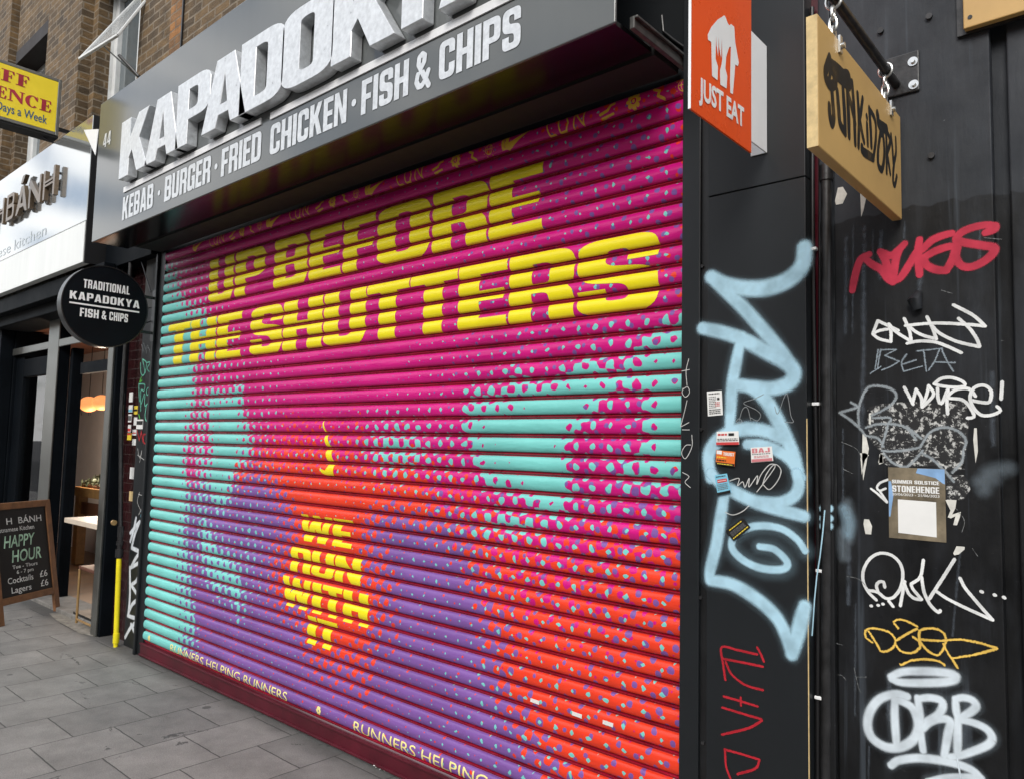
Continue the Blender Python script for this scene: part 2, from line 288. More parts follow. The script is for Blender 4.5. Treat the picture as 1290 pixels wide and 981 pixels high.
def shutter_paint():
    """halftone artwork: teal, purple and magenta dots over red; the dot sizes come from the mesh's 'art' weights"""
    m, nt, b = newmat('halftone_shutter_paint'); N = nt.nodes.new; L = nt.links.new
    tc = N('ShaderNodeTexCoord'); sp = N('ShaderNodeSeparateXYZ'); L(tc.outputs['Object'], sp.inputs[0])
    at = N('ShaderNodeAttribute'); at.attribute_name = 'art'; sc = N('ShaderNodeSeparateColor'); L(at.outputs['Color'], sc.inputs[0])
    jit = N('ShaderNodeTexNoise'); jit.inputs['Scale'].default_value = 26; jit.inputs['Detail'].default_value = 1; L(tc.outputs['Object'], jit.inputs['Vector'])
    js = N('ShaderNodeSeparateColor'); L(jit.outputs['Color'], js.inputs[0])
    def mth(op, *a):
        n = N('ShaderNodeMath'); n.operation = op
        for i, v in enumerate(a):
            if isinstance(v, (int, float)): n.inputs[i].default_value = v
            else: L(v, n.inputs[i])
        return n.outputs[0]
    def spot(w, p, ox, oz, ang, jitter):
        ca, sa = math.cos(ang)*2*math.pi/p, math.sin(ang)*2*math.pi/p
        x = mth('MULTIPLY_ADD', js.outputs[0], jitter, sp.outputs[0]); z = mth('MULTIPLY_ADD', js.outputs[1], jitter, sp.outputs[2])
        x = mth('ADD', x, -ox-jitter/2); z = mth('ADD', z, -oz-jitter/2)
        a = mth('ADD', mth('MULTIPLY', x, ca), mth('MULTIPLY', z, sa)); c = mth('SUBTRACT', mth('MULTIPLY', z, ca), mth('MULTIPLY', x, sa))
        s = mth('MULTIPLY_ADD', mth('MULTIPLY', mth('COSINE', a), mth('COSINE', c)), .5, .5)
        r = N('ShaderNodeMapRange'); r.interpolation_type = 'SMOOTHSTEP'; r.inputs['From Min'].default_value = .985; r.inputs['From Max'].default_value = 1.015
        L(mth('ADD', s, w), r.inputs['Value']); return r.outputs[0]
    def diamond(w, p, ox, oz, jitter):
        x = mth('MULTIPLY_ADD', js.outputs[0], jitter, sp.outputs[0]); z = mth('MULTIPLY_ADD', js.outputs[1], jitter, sp.outputs[2])
        x = mth('ADD', x, -ox-jitter/2+200*p); z = mth('ADD', z, -oz-jitter/2+100*p)
        tri = lambda q: mth('MULTIPLY_ADD', mth('PINGPONG', mth('MULTIPLY', q, 1/p), .5), -4., 1.)
        s = mth('MULTIPLY_ADD', mth('MULTIPLY', tri(x), tri(z)), .5, .5)
        r = N('ShaderNodeMapRange'); r.interpolation_type = 'SMOOTHSTEP'; r.inputs['From Min'].default_value = .98; r.inputs['From Max'].default_value = 1.02
        L(mth('ADD', s, w), r.inputs['Value']); return r.outputs[0]
    def mix(f, a, c):
        x = N('ShaderNodeMix'); x.data_type = 'RGBA'; L(f, x.inputs['Factor'])
        if isinstance(a, tuple): x.inputs[6].default_value = a+(1,)
        else: L(a, x.inputs[6])
        x.inputs[7].default_value = c+(1,); return x.outputs[2]
    P = PITCHS
    c = mix(spot(sc.outputs[1], P, .031, Z0+.5*P+.02, .30, .012), (.80, .045, .014), (.60, .003, .20))
    c = mix(spot(sc.outputs[2], P, .012, Z0+.5*P+.012, -.28, .014), c, (.20, .088, .335))
    c = mix(diamond(sc.outputs[0], P, 0, Z0+.60*P, .030), c, (.185, .60, .56))
    dn = N('ShaderNodeTexNoise'); dn.inputs['Scale'].default_value = 3; dn.inputs['Detail'].default_value = 8; L(tc.outputs['Object'], dn.inputs['Vector'])
    dr = N('ShaderNodeMapRange'); dr.inputs['From Min'].default_value = .3; dr.inputs['From Max'].default_value = .7; dr.inputs['To Min'].default_value = .86; dr.inputs['To Max'].default_value = 1.08; L(dn.outputs['Fac'], dr.inputs['Value'])
    mu = N('ShaderNodeVectorMath'); mu.operation = 'MULTIPLY'; L(c, mu.inputs[0]); L(dr.outputs[0], mu.inputs[1])
    cp = N('ShaderNodeMapping'); cp.inputs['Scale'].default_value = (.5, 1, 1.6); L(tc.outputs['Object'], cp.inputs[0])
    cn_ = N('ShaderNodeTexNoise'); cn_.inputs['Scale'].default_value = 42; cn_.inputs['Detail'].default_value = 6; cn_.inputs['Roughness'].default_value = .75; L(cp.outputs[0], cn_.inputs['Vector'])
    cr = N('ShaderNodeMapRange'); cr.inputs['From Min'].default_value = .715; cr.inputs['From Max'].default_value = .74; cr.inputs['To Max'].default_value = .75; L(cn_.outputs['Fac'], cr.inputs['Value'])
    chip = mix(cr.outputs[0], mu.outputs[0], (.10, .012, .02))
    L(chip, b.inputs['Base Color']); rr_ = N('ShaderNodeMapRange'); rr_.inputs['To Min'].default_value = .26; rr_.inputs['To Max'].default_value = .52; L(dn.outputs['Fac'], rr_.inputs['Value']); L(rr_.outputs[0], b.inputs['Roughness'])
    wb = N('ShaderNodeTexNoise'); wb.inputs['Scale'].default_value = 2.2; wb.inputs['Detail'].default_value = 4; wp = N('ShaderNodeMapping'); wp.inputs['Scale'].default_value = (1, 1, 5); L(tc.outputs['Object'], wp.inputs[0]); L(wp.outputs[0], wb.inputs['Vector'])
    bp = N('ShaderNodeBump'); bp.inputs['Strength'].default_value = .5; bp.inputs['Distance'].default_value = .022; L(wb.outputs['Fac'], bp.inputs['Height']); L(bp.outputs[0], b.inputs['Normal'])
    return m
Z0, PITCHS, NSL = .104, .0783, 36
M['art'] = shutter_paint()

# ------------------------------------------------------------------ object helpers
def tag(o, label, cat, group=None):
    o['label'] = label; o['category'] = cat
    if group: o['group'] = group
    return o
def thing(name, label, cat, loc=(0, 0, 0), group=None):
    o = bpy.data.objects.new(name, None); COL.objects.link(o); o.location = loc; o.empty_display_size = .1
    return tag(o, label, cat, group)
def wloc(p):
    v = Vector((0, 0, 0))
    while p is not None: v = v + p.location; p = p.parent
    return v
class MB:
    def __init__(s): s.v = []; s.f = []; s.uv = None
    def add(s, vs, fs):
        n = len(s.v); s.v += [tuple(x) for x in vs]; s.f += [tuple(i+n for i in f) for f in fs]; return s
    def box(s, x0, x1, y0, y1, z0, z1):
        x0, x1 = sorted((x0, x1)); y0, y1 = sorted((y0, y1)); z0, z1 = sorted((z0, z1))
        return s.add([(x0,y0,z0),(x1,y0,z0),(x1,y1,z0),(x0,y1,z0),(x0,y0,z1),(x1,y0,z1),(x1,y1,z1),(x0,y1,z1)],
                     [(0,3,2,1),(4,5,6,7),(0,1,5,4),(1,2,6,5),(2,3,7,6),(3,0,4,7)])
    def obox(s, c, ax, ay, az):
        """box from a centre and three half-axis vectors"""
        c = Vector(c); ax, ay, az = Vector(ax), Vector(ay), Vector(az)
        vs = [c+ax*i+ay*j+az*k for k in (-1, 1) for i, j in ((-1,-1),(1,-1),(1,1),(-1,1))]
        return s.add(vs, [(0,3,2,1),(4,5,6,7),(0,1,5,4),(1,2,6,5),(2,3,7,6),(3,0,4,7)])
    def bar(s, a, b, w, d=None):
        a, b = Vector(a), Vector(b); t = (b-a); h = t.length/2; t.normalize()
        u = t.cross(Vector((0, 0, 1)) if abs(t.z) < .9 else Vector((0, 1, 0))).normalized(); v = u.cross(t)
        return s.obox((a+b)/2, t*h, u*w/2, v*(d or w)/2)
    def tube(s, pts, r, n=12, cap=True):
        pts = [Vector(p) for p in pts]; rings = []; prev = None; base = len(s.v)
        for i, p in enumerate(pts):
            t = (pts[min(i+1, len(pts)-1)]-pts[max(i-1, 0)]).normalized()
            u = prev - t*prev.dot(t) if prev is not None else t.cross(Vector((0, 0, 1)) if abs(t.z) < .9 else Vector((1, 0, 0)))
            u.normalize(); prev = u; w = t.cross(u); rr = r[i] if isinstance(r, (list, tuple)) else r
            s.v += [tuple(p+(u*math.cos(2*math.pi*k/n)+w*math.sin(2*math.pi*k/n))*rr) for k in range(n)]
        for i in range(len(pts)-1):
            for k in range(n):
                a = base+i*n+k; b = base+i*n+(k+1) % n; s.f.append((a, b, b+n, a+n))
        if cap: s.f.append(tuple(base+k for k in reversed(range(n)))); s.f.append(tuple(base+(len(pts)-1)*n+k for k in range(n)))
        return s
    def poly(s, pts): n = len(s.v); s.v += [tuple(p) for p in pts]; s.f.append(tuple(range(n, n+len(pts)))); return s
    def build(s, name, m, parent=None, bevel=0., smooth=False, seg=2):
        L = wloc(parent) if parent else Vector((0, 0, 0))
        me = bpy.data.meshes.new(name); me.from_pydata([(x-L.x, y-L.y, z-L.z) for x, y, z in s.v], [], s.f)
        if s.uv is not None:
            ul = me.uv_layers.new(name='UVMap'); idx = np.empty(len(me.loops), dtype=np.int32); me.loops.foreach_get('vertex_index', idx)
            ul.data.foreach_set('uv', np.asarray(s.uv, dtype=np.float32)[idx].ravel())
        bm = bmesh.new(); bm.from_mesh(me); 
        if s.uv is None: bmesh.ops.recalc_face_normals(bm, faces=bm.faces)
        bm.to_mesh(me); bm.free()
        if smooth: me.shade_smooth() if hasattr(me, 'shade_smooth') else [setattr(p, 'use_smooth', True) for p in me.polygons]
        me.materials.append(m); o = bpy.data.objects.new(name, me); COL.objects.link(o)
        if parent: o.parent = parent
        if bevel:
            b = o.modifiers.new('bevel', 'BEVEL'); b.width = bevel; b.segments = seg; b.limit_method = 'ANGLE'; b.angle_limit = math.radians(40); b.harden_normals = False
        if smooth and not bevel:
            try: me.set_sharp_from_angle(angle=math.radians(42))
            except Exception: pass
        return o
def struct(o): o['kind'] = 'structure'; return o

# ------------------------------------------------------------------ lettering: contours -> exact trapezoids on any surface
def rounded(pts, seg=6):
    out = []; n = len(pts)
    for i, p in enumerate(pts):
        if len(p) < 3 or p[2] <= 0: out.append((p[0], p[1])); continue
        P = Vector(p[:2]); A = Vector(pts[i-1][:2]); B = Vector(pts[(i+1) % n][:2])
        da, db = (A-P), (B-P); r = min(p[2], da.length*.49, db.length*.49); a = P+da.normalized()*r; c = P+db.normalized()*r
        for k in range(seg+1):
            t = k/seg; q = a*(1-t)**2 + P*2*t*(1-t) + c*t*t; out.append((q.x, q.y))
    return out
s_, b_ = .20, .165
def glyphs():
    s, b = s_, b_; G = {}
    def ring(w, r=.19):
        return [[(0,0,r),(w,0,r),(w,1,r),(0,1,r)], [(s,b,.06),(s,1-b,.06),(w-s,1-b,.06),(w-s,b,.06)]]
    G['I'] = (s, [[(0,0),(s,0),(s,1),(0,1)]])
    G['L'] = (.42, [[(0,0),(.42,0),(.42,b),(s,b),(s,1),(0,1)]])
    G['E'] = (.45, [[(0,0),(.45,0),(.45,b),(s,b),(s,.42),(.42,.42),(.42,.58),(s,.58),(s,1-b),(.45,1-b),(.45,1),(0,1)]])
    G['F'] = (.44, [[(0,0),(s,0),(s,.40),(.41,.40),(.41,.56),(s,.56),(s,1-b),(.44,1-b),(.44,1),(0,1)]])
    w = .55
    G['H'] = (w, [[(0,0),(s,0),(s,.41),(w-s,.41),(w-s,0),(w,0),(w,1),(w-s,1),(w-s,.58),(s,.58),(s,1),(0,1)]])
    G['T'] = (.50, [[(.15,0),(.35,0),(.35,1-b),(.5,1-b),(.5,1),(0,1),(0,1-b),(.15,1-b)]])
    G['U'] = (w, [[(0,1),(0,0,.19),(w,0,.19),(w,1),(w-s,1),(w-s,b,.06),(s,b,.06),(s,1)]])
    G['O'] = (w, ring(w)); G['0'] = G['O']
    G['D'] = (w, [[(0,0),(w,0,.2),(w,1,.2),(0,1)], [(s,b),(s,1-b),(w-s,1-b,.07),(w-s,b,.07)]])
    G['C'] = (w, [[(w,.37),(w,0,.19),(0,0,.19),(0,1,.19),(w,1,.19),(w,.63),(w-s,.63),(w-s,1-b,.06),(s,1-b,.06),(s,b,.06),(w-s,b,.06),(w-s,.37)]])
    G['G'] = (w, [[(w,.54),(w,0),(w-.09,0),(w-.11,.07),(w-.2,0,.1),(0,0,.19),(0,1,.19),(w,1,.19),(w,.66),(w-s,.66),(w-s,1-b,.06),(s,1-b,.06),(s,b,.06),(w-s,b,.06),(w-s,.38),(w-s-.05,.38),(w-s-.05,.54)]])
    G['S'] = (w, [[(0,.33),(0,0,.19),(w,0,.19),(w,.56,.16),(s,.63,.08),(s,1-b,.05),(w-s,1-b,.05),(w-s,.67),(w,.67),(w,1,.19),(0,1,.19),(0,.44,.16),(w-s,.37,.08),(w-s,b,.05),(s,b,.05),(s,.33)]])
    G['P'] = (w, [[(0,0),(s,0),(s,.37),(w,.37,.19),(w,1,.19),(0,1)], [(s,.52),(s,1-b),(w-s,1-b,.06),(w-s,.52,.06)]])
    G['B'] = (w, [[(0,0),(w,0,.17),(w,.48,.1),(w-.05,.52,.02),(w-.01,.57,.1),(w-.01,1,.17),(0,1)], [(s,b),(s,.43),(w-s,.43,.05),(w-s,b,.05)], [(s,.58),(s,1-b),(w-s,1-b,.05),(w-s,.58,.05)]])
    G['R'] = (w, [[(0,0),(s,0),(s,.41),(w-s-.01,.41,.07),(w-s,0),(w,0),(w-.01,.40,.1),(w-.07,.485,.03),(w,.57,.1),(w,1,.18),(0,1)], [(s,.55),(s,1-b),(w-s,1-b,.06),(w-s,.55,.06)]])
    G['A'] = (.6, [[(0,0),(.2,0),(.232,.17),(.368,.17),(.4,0),(.6,0),(.42,1),(.18,1)], [(.255,.32),(.30,.74),(.345,.32)]])
    G['K'] = (.6, [[(0,0),(s,0),(s,.30),(.255,.41),(.38,0),(.6,0),(.40,.56),(.58,1),(.37,1),(s,.64),(s,1),(0,1)]])
    G['N'] = (.56, [[(0,0),(.18,0),(.18,.58),(.365,0),(.56,0),(.56,1),(.38,1),(.38,.44),(.19,1),(0,1)]])
    G['M'] = (.74, [[(0,0),(.17,0),(.17,.62),(.30,0),(.44,0),(.57,.62),(.57,0),(.74,0),(.74,1),(.50,1),(.37,.42),(.24,1),(0,1)]])
    G['W'] = (.84, [[(.13,0),(.34,0),(.42,.5),(.50,0),(.71,0),(.84,1),(.65,1),(.595,.42),(.51,1),(.33,1),(.245,.42),(.19,1),(0,1)]])
    G['Y'] = (.58, [[(.19,0),(.39,0),(.39,.40),(.58,1),(.38,1),(.29,.63),(.20,1),(0,1),(.19,.40)]])
    G['J'] = (.48, [[(0,.32),(0,0,.18),(.48,0,.18),(.48,1),(.28,1),(.28,b,.05),(.19,b,.05),(.19,.32)]])
    G['4'] = (.5, [[(.26,0),(.43,0),(.43,.2),(.5,.2),(.5,.34),(.43,.34),(.43,1),(.22,1),(0,.34),(0,.2),(.26,.2)], [(.13,.34),(.26,.76),(.26,.34)]])
    G['.'] = (.16, [[(.08+.08*math.cos(t*math.pi/8), .47+.08*math.sin(t*math.pi/8)) for t in range(16)]])
    G['-'] = (.3, [[(0,.42),(.3,.42),(.3,.56),(0,.56)]])
    amp = [(.53,.02),(.14,.70),(.16,.88),(.26,.94),(.36,.86),(.34,.70),(.12,.42),(.08,.24),(.16,.09),(.28,.08),(.42,.22),(.5,.42)]
    G['&'] = (.6, stroke_contours(amp, .155)); G[' '] = (.28, [])
    return {k: (w, [rounded(c) for c in cs]) for k, (w, cs) in G.items()}
def stroke_contours(pts, w):
    out = []; r = w/2
    for i in range(len(pts)-1):
        a, b = Vector(pts[i]), Vector(pts[i+1]); t = (b-a).normalized(); n = Vector((-t.y, t.x))*r
        out.append([tuple(a-n), tuple(b-n), tuple(b+n), tuple(a+n)])
    for p in pts: out.append([(p[0]+r*math.cos(k*math.pi/6), p[1]+r*math.sin(k*math.pi/6)) for k in range(12)])
    return out
GL = glyphs(); GAP = .075
def layout(text, x0, x1, y0, y1, gap=GAP, shear=0.):
    """contours of a heavy-lettered word stretched over the box x0..x1, y0..y1"""
    w = sum(GL[c][0] for c in text)+gap*(len(text)-1); k = (x1-x0)/w; out = []; x = 0
    for c in text:
        gw, cs = GL[c]
        for q in cs: out.append([(x0+(x+u+shear*v)*k, y0+v*(y1-y0)) for u, v in q])
        x += gw+gap
    return out
def area(c): return sum(c[i-1][0]*c[i][1]-c[i][0]*c[i-1][1] for i in range(len(c)))/2
def trapezoids(cs, step=None, extra=()):
    """non-zero winding scan of closed contours -> list of (xl0,xr0,y0,xl1,xr1,y1)"""
    E = []
    for c in cs:
        for i in range(len(c)):
            (x0, y0), (x1, y1) = c[i-1], c[i]
            if abs(y0-y1) < 1e-9: continue
            E.append((x0, y0, x1, y1, 1) if y1 > y0 else (x1, y1, x0, y0, -1))
    if not E: return []
    ys = sorted({round(v, 6) for e in E for v in (e[1], e[3])} | {round(v, 6) for v in extra})
    lo, hi = min(e[1] for e in E), max(e[3] for e in E); ys = [y for y in ys if lo-1e-9 <= y <= hi+1e-9]
    if step:
        z = []
        for a, b in zip(ys, ys[1:]):
            n = max(1, int(math.ceil((b-a)/step))); z += [a+(b-a)*k/n for k in range(n)]
        ys = z+[ys[-1]]
    out = []
    for a, b in zip(ys, ys[1:]):
        if b-a < 1e-7: continue
        mid = (a+b)/2; hit = []
        for x0, y0, x1, y1, d in E:
            if y0 < mid < y1:
                f = (x1-x0)/(y1-y0); hit.append((x0+f*(mid-y0), x0+f*(a-y0), x0+f*(b-y0), d))
        hit.sort(); wn = 0; st = None
        for h in hit:
            if wn == 0: st = h
            wn += h[3]
            if wn == 0: out.append((st[1], h[1], a, st[2], h[2], b))
    return out
def decal(cs, fn, name, m, parent, step=None, extra=()):
    mb = MB()
    for l0, r0, a, l1, r1, b in trapezoids(cs, step, extra): mb.add([fn(l0, a), fn(r0, a), fn(r1, b), fn(l1, b)], [(0, 1, 2, 3)])
    return mb.build(name, m, parent)
def onY(y): return lambda u, v: (u, y, v)
def solid(cs, fn, dvec, name, m, parent, bevel=0.):
    """letters with real thickness: filled curve, extruded along dvec"""
    cu = bpy.data.curves.new('tmp', 'CURVE'); cu.dimensions = '2D'; cu.fill_mode = 'BOTH'; cu.extrude = .5
    for c in cs:
        sp = cu.splines.new('POLY'); sp.points.add(len(c)-1); sp.use_cyclic_u = True
        for p, q in zip(sp.points, c): p.co = (q[0], q[1], 0, 1)
    o = bpy.data.objects.new('tmp', cu); COL.objects.link(o)
    me = bpy.data.meshes.new_from_object(o.evaluated_get(bpy.context.evaluated_depsgraph_get())); bpy.data.objects.remove(o); bpy.data.curves.remove(cu)
    mb = MB(); dv = Vector(dvec)
    mb.v = [tuple(Vector(fn(v.co.x, v.co.y))+dv*(v.co.z+.5)) for v in me.vertices]; mb.f = [tuple(p.vertices) for p in me.polygons]
    bpy.data.meshes.remove(me)
    o = mb.build(name, m, parent); b = bmesh.new(); b.from_mesh(o.data); bmesh.ops.remove_doubles(b, verts=b.verts, dist=1e-5); bmesh.ops.recalc_face_normals(b, faces=b.faces); b.to_mesh(o.data); b.free()
    if bevel:
        q = o.modifiers.new('bevel', 'BEVEL'); q.width = bevel; q.segments = 1; q.limit_method = 'ANGLE'; q.angle_limit = math.radians(50)
    return o
def plain_text(text, fn, h, x0, y0, name, m, parent, width=None, bold=0., shear=0., align='LEFT'):
    """thin sans lettering from the built-in font, mapped flat onto fn"""
    cu = bpy.data.curves.new('tmp', 'FONT'); cu.body = text; cu.offset = bold; cu.shear = shear; cu.resolution_u = 3; cu.align_x = 'LEFT'
    o = bpy.data.objects.new('tmp', cu); COL.objects.link(o)
    me = bpy.data.meshes.new_from_object(o.evaluated_get(bpy.context.evaluated_depsgraph_get())); bpy.data.objects.remove(o); bpy.data.curves.remove(cu)
    if not me.vertices: return None
    xs = [v.co.x for v in me.vertices]; a, b = min(xs), max(xs); ky = h/.72; kx = width/(b-a) if width else ky
    if align == 'CENTER': x0 -= kx*(b-a)/2
    mb = MB(); mb.v = [tuple(fn(x0+(v.co.x-a)*kx, y0+v.co.y*ky)) for v in me.vertices]; mb.f = [tuple(p.vertices) for p in me.polygons]; bpy.data.meshes.remove(me)
    return mb.build(name, m, parent)
def catmull(pts, ds):
    pts = [Vector(p) for p in pts]
    if len(pts) == 2: 
        n = max(2, int((pts[1]-pts[0]).length/ds)); return [pts[0].lerp(pts[1], i/n) for i in range(n+1)]
    out = []; Q = [pts[0]*2-pts[1]]+pts+[pts[-1]*2-pts[-2]]
    for i in range(1, len(Q)-2):
        p0, p1, p2, p3 = Q[i-1:i+3]; n = max(2, int((p2-p1).length/ds))
        for k in range(n):
            t = k/n; out.append(.5*((2*p1)+(p2-p0)*t+(2*p0-5*p1+4*p2-p3)*t*t+(3*p1-p0-3*p2+p3)*t**3))
    out.append(pts[-1]); return out
def film(name, m, parent, lines, fn, w, lift):
    """one unbroken film of paint: a fine grid kept wherever a stroke passes, with the distance to the stroke's middle as uv.x"""
    ws_ = w if isinstance(w, (list, tuple)) else [w]*len(lines); h = max(.0022, min(ws_)/9)
    cl = [np.array([(p.x, p.y) for p in catmull(l, h*1.5)]) for l in lines]; pad = max(ws_)*.75
    allp = np.concatenate(cl); lo = allp.min(0)-pad; hi = allp.max(0)+pad; nx_ = int((hi[0]-lo[0])/h)+2; ny_ = int((hi[1]-lo[1])/h)+2
    D = np.full((ny_, nx_), 9., np.float32); gx = lo[0]+h*np.arange(nx_); gy = lo[1]+h*np.arange(ny_)
    for c, ww in zip(cl, ws_):
        r = ww/2
        for i, p in enumerate(c):
            t = i/max(1, len(c)-1); rr = r*(1.08-.16*abs(2*t-1)**2)
            a = max(0, int((p[0]-rr*1.3-lo[0])/h)); b = min(nx_, int((p[0]+rr*1.3-lo[0])/h)+2); e = max(0, int((p[1]-rr*1.3-lo[1])/h)); f = min(ny_, int((p[1]+rr*1.3-lo[1])/h)+2)
            D[e:f, a:b] = np.minimum(D[e:f, a:b], np.hypot(gx[None, a:b]-p[0], gy[e:f, None]-p[1])/rr)
    keep = np.minimum(np.minimum(D[:-1, :-1], D[1:, :-1]), np.minimum(D[:-1, 1:], D[1:, 1:])) < 1.2
    idx = -np.ones((ny_, nx_), int); js, is_ = np.nonzero(keep); mb = MB(); uv = []
    def vid(j, i):
        if idx[j, i] < 0: idx[j, i] = len(mb.v); mb.v.append(tuple(fn(gx[i], gy[j], lift))); uv.append((min(float(D[j, i]), 1.3), 0))
        return int(idx[j, i])
    for j, i in zip(js, is_): mb.f.append((vid(j, i), vid(j, i+1), vid(j+1, i+1), vid(j+1, i)))
    mb.uv = uv; return mb.build(name, m, parent)
def strokes(name, m, parent, lines, fn, w, ds=.008, lift=.0012, smooth=True):
    """painted lines on a wall: lines are 2D point lists in wall coordinates; fn(u, v, out) gives the 3D point"""
    wmax = max(w) if isinstance(w, (list, tuple)) else w
    if smooth and wmax >= .0135: return film(name, m, parent, lines, fn, w, lift)
    mb = MB(); uv = []; k0 = 0
    for li, pts in enumerate(lines):
        ww = w[li] if isinstance(w, (list, tuple)) else w
        c = catmull(pts, min(ds, max(ww*.5, .002))) if smooth else [Vector(p) for p in pts]
        r = ww/2; secs = []
        def tang(i): return (c[min(i+1, len(c)-1)]-c[max(i-1, 0)]).normalized()
        t0, t1 = tang(0), tang(len(c)-1)
        for k in range(4): a = (3-k+1)/4; secs.append((c[0]-t0*r*a, t0, r*math.sqrt(max(0, 1-a*a)), a))
        for i in range(len(c)): secs.append((c[i], tang(i), r, 0))
        for k in range(4): a = (k+1)/4; secs.append((c[-1]+t1*r*a, t1, r*math.sqrt(max(0, 1-a*a)), a))
        n0 = len(mb.v)
        for i, (p, t, rr, a) in enumerate(secs):
            nn = Vector((-t.y, t.x)); out = lift+.00007*li+.00006*i/len(secs)
            for s in (-1, 0, 1): mb.v.append(tuple(fn(p.x+nn.x*rr*s, p.y+nn.y*rr*s, out))); uv.append((1. if s else a, i/20))
        for i in range(len(secs)-1):
            for s in (0, 1):
                q = n0+i*3+s; mb.f.append((q, q+1, q+4, q+3))
    mb.uv = uv; return mb.build(name, m, parent)
def offY(y): return lambda u, v, out: (u, y-out, v)
def pxl(lines, y, ox, oy, sc):
    """crop pixels -> (x, z) on the plane Y=y"""
    res = []
    for l in lines:
        q = []
        for a, b in l: p = atY(ox+a/sc, oy+b/sc, y); q.append((p.x, p.z))
        res.append(q)
    return res

# ================================================================== SETTING: ground
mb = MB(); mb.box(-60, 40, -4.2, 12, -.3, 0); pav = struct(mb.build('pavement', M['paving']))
M['mortar'] = mat('patched_mortar', (.20, .185, .16), .85, var=.4, scale=16, bump=.5, bscale=40)
rp_ = [atZ(a, b, .003) for a, b in ((62, 772), (84, 770), (104, 778), (121, 790), (119, 801), (100, 797), (84, 788), (70, 780))]
mb = MB(); mb.poly(rp_); o = mb.build('mortar_patch', M['mortar'], pav)
mb = MB(); mb.box(-60, 40, -4.35, -4.203, -.3, .002); struct(mb.build('kerb', M['kerb'], bevel=.012))
mb = MB(); mb.box(-300, 300, -300, -4.353, -.35, -.12); struct(mb.build('road', M['asphalt']))

ot = thing('sky_shading_terrace', 'unseen brown brick terrace added across the street behind the viewer to shade the low sky', 'building', (0, -15, 0))  # guessed block out of view, added so light comes more from above
mb = MB(); mb.box(-55, 45, -22, -15, -.12, 8.0); mb.build('wall', M['brick'], ot)
mb = MB(); mb.box(-55, 45, -21.8, -15.3, 8.002, 8.6); mb.build('roof', M['asphalt'], ot)

# ================================================================== brick building above the shops
BY = .2
bb = thing('brick_building', 'dark yellow-brown stock brick building rising above the shop signs', 'building', (-6, BY, 0))
mb = MB(); pz0, pz1 = 2.9, 9.
piers = [(-9.44+2.566*k, -8.384+2.566*k) for k in range(-3, 1)]+[(-6.87, -6.22)]
for a, b in piers: mb.box(a, b, BY, BY+.5, pz0, pz1)
for a, b in piers[:-1]:
    mb.box(b+.002, b+.14, BY+.115, BY+.5, pz0, pz1); mb.box(a-.14, a-.002, BY+.115, BY+.5, pz0, pz1)
mb.box(-6.87-.14, -6.872, BY+.115, BY+.5, pz0, pz1)
mb.box(-5.98, 3, BY, BY+.5, 2.9, pz1)
for a, b in zip(piers, piers[1:]):
    mb.box(a[1]+.14, b[0]-.14, BY+.06, BY+.5, 6.35, pz1); mb.box(a[1]+.14, b[0]-.14, BY+.06, BY+.5, 2.9, 4.0)
mb.build('wall', M['brick'], bb)
mb = MB(); mb.box(-6.22, -5.983, BY-.006, BY+.5, 2.9, pz1); mb.build('wall_patch', M['brickorange'], bb)
mb = MB(); mb.box(-5.992, -5.975, BY-.016, BY-.003, 2.9, pz1); mb.build('crack_pipe', M['black'], bb)
for a, b in zip(piers, piers[1:]): mb = MB(); mb.box(a[1]+.13, b[0]-.13, BY+.055, BY+.3, 6.2, 6.36); mb.build('lintel', mat('dark_lintel', (.012, .007, .006), .7), bb)
def window(a, b, open_sash):
    x0, x1 = a+.142, b-.142; y = BY+.28; z0, z1 = 3.98, 6.2
    w = MB()
    w.box(x0, x0+.075, y, y+.09, z0, z1); w.box(x1-.075, x1, y, y+.09, z0, z1); w.box(x0+.076, x1-.076, y, y+.09, z1-.08, z1); w.box(x0+.076, x1-.076, y, y+.09, z0, z0+.08)
    w.box(x0+.076, x1-.076, y+.004, y+.085, 4.86, 4.94); w.box((x0+x1)/2-.03, (x0+x1)/2+.03, y+.008, y+.08, 4.942, z1-.081)
    wn = w.build('window', M['winwhite'], bb, bevel=.008)
    g = MB(); g.box(x0+.06, x1-.06, y+.05, y+.056, z0+.05, z1-.05); g.build('pane', M['upglass'], wn)
    r = MB(); r.box(x0-.05, x0, y-.03, y+.2, z0, z1); r.build('sill', M['winwhite'], wn)
    if open_sash:
        s = MB(); B0 = Vector((-7.43, -.09, 5.0)); B1 = Vector((-6.78, -.01, 5.03)); H0 = Vector((-7.43, y-.02, 5.95)); H1 = Vector((-6.78, y-.02, 5.95))
        nrm = (B1-B0).cross(H0-B0).normalized()
        for p, q in ((B0, B1), (B0, H0), (B1, H1), (H0, H1)): s.bar(p, q, .026, .022)
        sa = s.build('open_sash', M['winwhite'], wn, bevel=.005)
        g = MB(); g.add([p+nrm*o for o in (-.003, .003) for p in (B0, B1, H1, H0)], [(0,1,2,3),(7,6,5,4),(0,4,5,1),(1,5,6,2),(2,6,7,3),(3,7,4,0)]); g.build('sash_pane', M['sashglass'], wn)
        s = MB(); s.bar(B0.lerp(H0, .25), Vector((-7.43, y, 5.0)), .009); s.build('stay', M['silver'], wn)
for k, (a, b) in enumerate(zip(piers, piers[1:])): window(a[1], b[0], k == 3)
# twig-like rod sticking out over the sign
q = atY(174, 96, -.2); t = MB(); t.tube([q+Vector((0, .3, -.12)), q, q+Vector((-.12, -.1, .16))], .012); t.build('rod', M['bracket'], bb)

